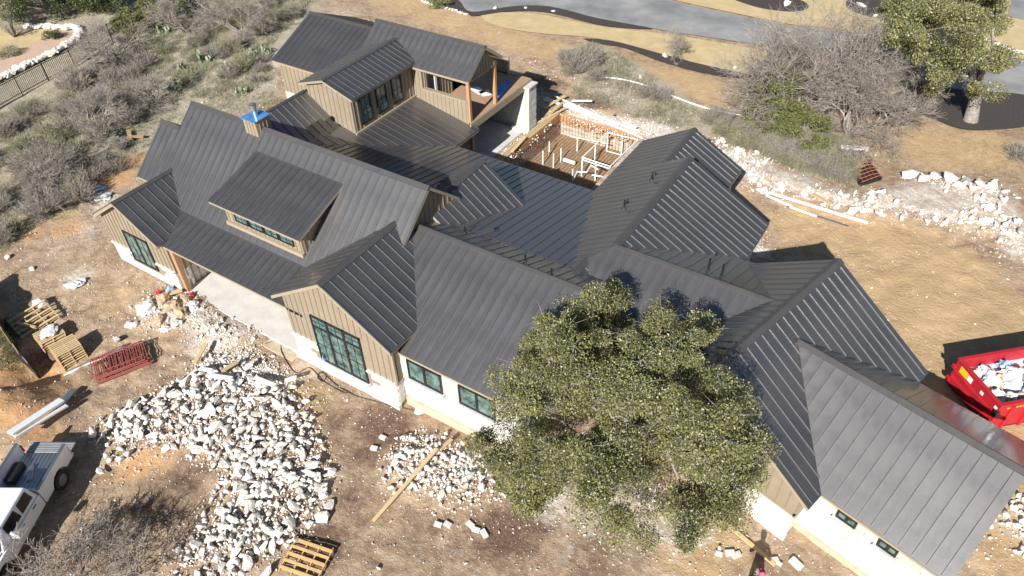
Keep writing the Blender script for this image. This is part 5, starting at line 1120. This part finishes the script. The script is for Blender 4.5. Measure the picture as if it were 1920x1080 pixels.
m=MB(); m.prism([(-.88,4.56,1.26),(.88,4.56,1.26),(.76,4.06,1.80),(-.76,4.06,1.80)],(0,.03,.02)); TB('windscreen',m,MATS['dark car glass'])
o=MB().box(-.12,.12,-.35,.35,0,.1).build('bed_tool',M_steel,bevel=.03); v=Matrix.Rotation(tk_.rotation_euler.z,3,'Z')@Vector((.15,1.0,.75)); o.location=tk_.location+v; o.rotation_euler=(0,0,.9); tag(o,'grey metal tool lying in the truck bed','tool')
# ------------------------------------------------------------------ the worker at the bottom edge
fp=P(1411,1122); wk=empty('person',(fp[0],fp[1],float(gh(fp[0],fp[1]))),0.25,'person in a pink cap standing feet apart by the garage wall','person')
def skin(name,J,E_,R_,m,parent,sub=2):
    me=bpy.data.meshes.new(name); me.from_pydata([tuple(j) for j in J],E_,[]); o=bpy.data.objects.new(name,me); COL.objects.link(o); o.parent=parent; o.modifiers.new('s','SKIN'); me.materials.append(m)
    for v,r_ in zip(me.skin_vertices[0].data,R_): v.radius=(r_,r_)
    me.skin_vertices[0].data[0].use_root=True; su=o.modifiers.new('u','SUBSURF'); su.levels=sub; su.render_levels=sub
    return o
M_cloth=mat('dark work clothes',(.05,.055,.07),.9,(.07,.075,.09),6); M_skin=mat('skin',(.42,.24,.16),.5); M_pink=mat('pink cap',(.72,.12,.25),.8)
J=[(0,0,.95),(0,0,1.15),(0,.01,1.38),(0,.01,1.5),(0,.0,1.6),(0,-.01,1.70)]; R_=[.15,.145,.155,.06,.085,.085]; E_=[(0,1),(1,2),(2,3),(3,4),(4,5)]
for sd in (-1,1):
    b=len(J); J+=[(sd*.11,0,.88),(sd*.20,.02,.48),(sd*.26,0,.08),(sd*.28,.14,.04)]; R_+=[.11,.07,.05,.045]; E_+=[(0,b),(b,b+1),(b+1,b+2),(b+2,b+3)]
    b=len(J); J+=[(sd*.2,.01,1.40),(sd*.36,.02,1.14),(sd*.24,.22,1.06),(sd*.17,.30,1.08)]; R_+=[.065,.048,.036,.038]; E_+=[(2,b),(b,b+1),(b+1,b+2),(b+2,b+3)]
skin('body',J,E_,R_,M_cloth,wk)
for sd in (-1,1):
    for k in range(4):
        x=sd*(.15+.02*k-.03); skin('finger',[(sd*.16,.31,1.08),(x,.35+.005*k,1.09),(x-sd*.02,.385,1.07)],[(0,1),(1,2)],[.012,.009,.008],M_skin,wk,1)
    skin('thumb',[(sd*.15,.30,1.08),(sd*.11,.33,1.11)],[(0,1)],[.012,.009],M_skin,wk,1)
hd=MB(); hd.tube([(0,0,1.52),(0,.0,1.58),(0,.01,1.65),(0,0,1.74),(0,0,1.79)],[.055,.085,.1,.09,.03],14); hd.build('face',M_skin,wk,smooth=True)
MB().tube([(0,.1,1.64),(0,.125,1.62)],.015,6).build('nose',M_skin,wk)
cp=MB(); cp.tube([(0,-.005,1.68),(0,-.005,1.76),(0,-.005,1.82)],[.112,.105,.03],16); cp.build('cap',M_pink,wk,smooth=True); MB().box(-.08,.08,.08,.2,1.685,1.70).build('cap_brim',M_pink,wk,bevel=.004)
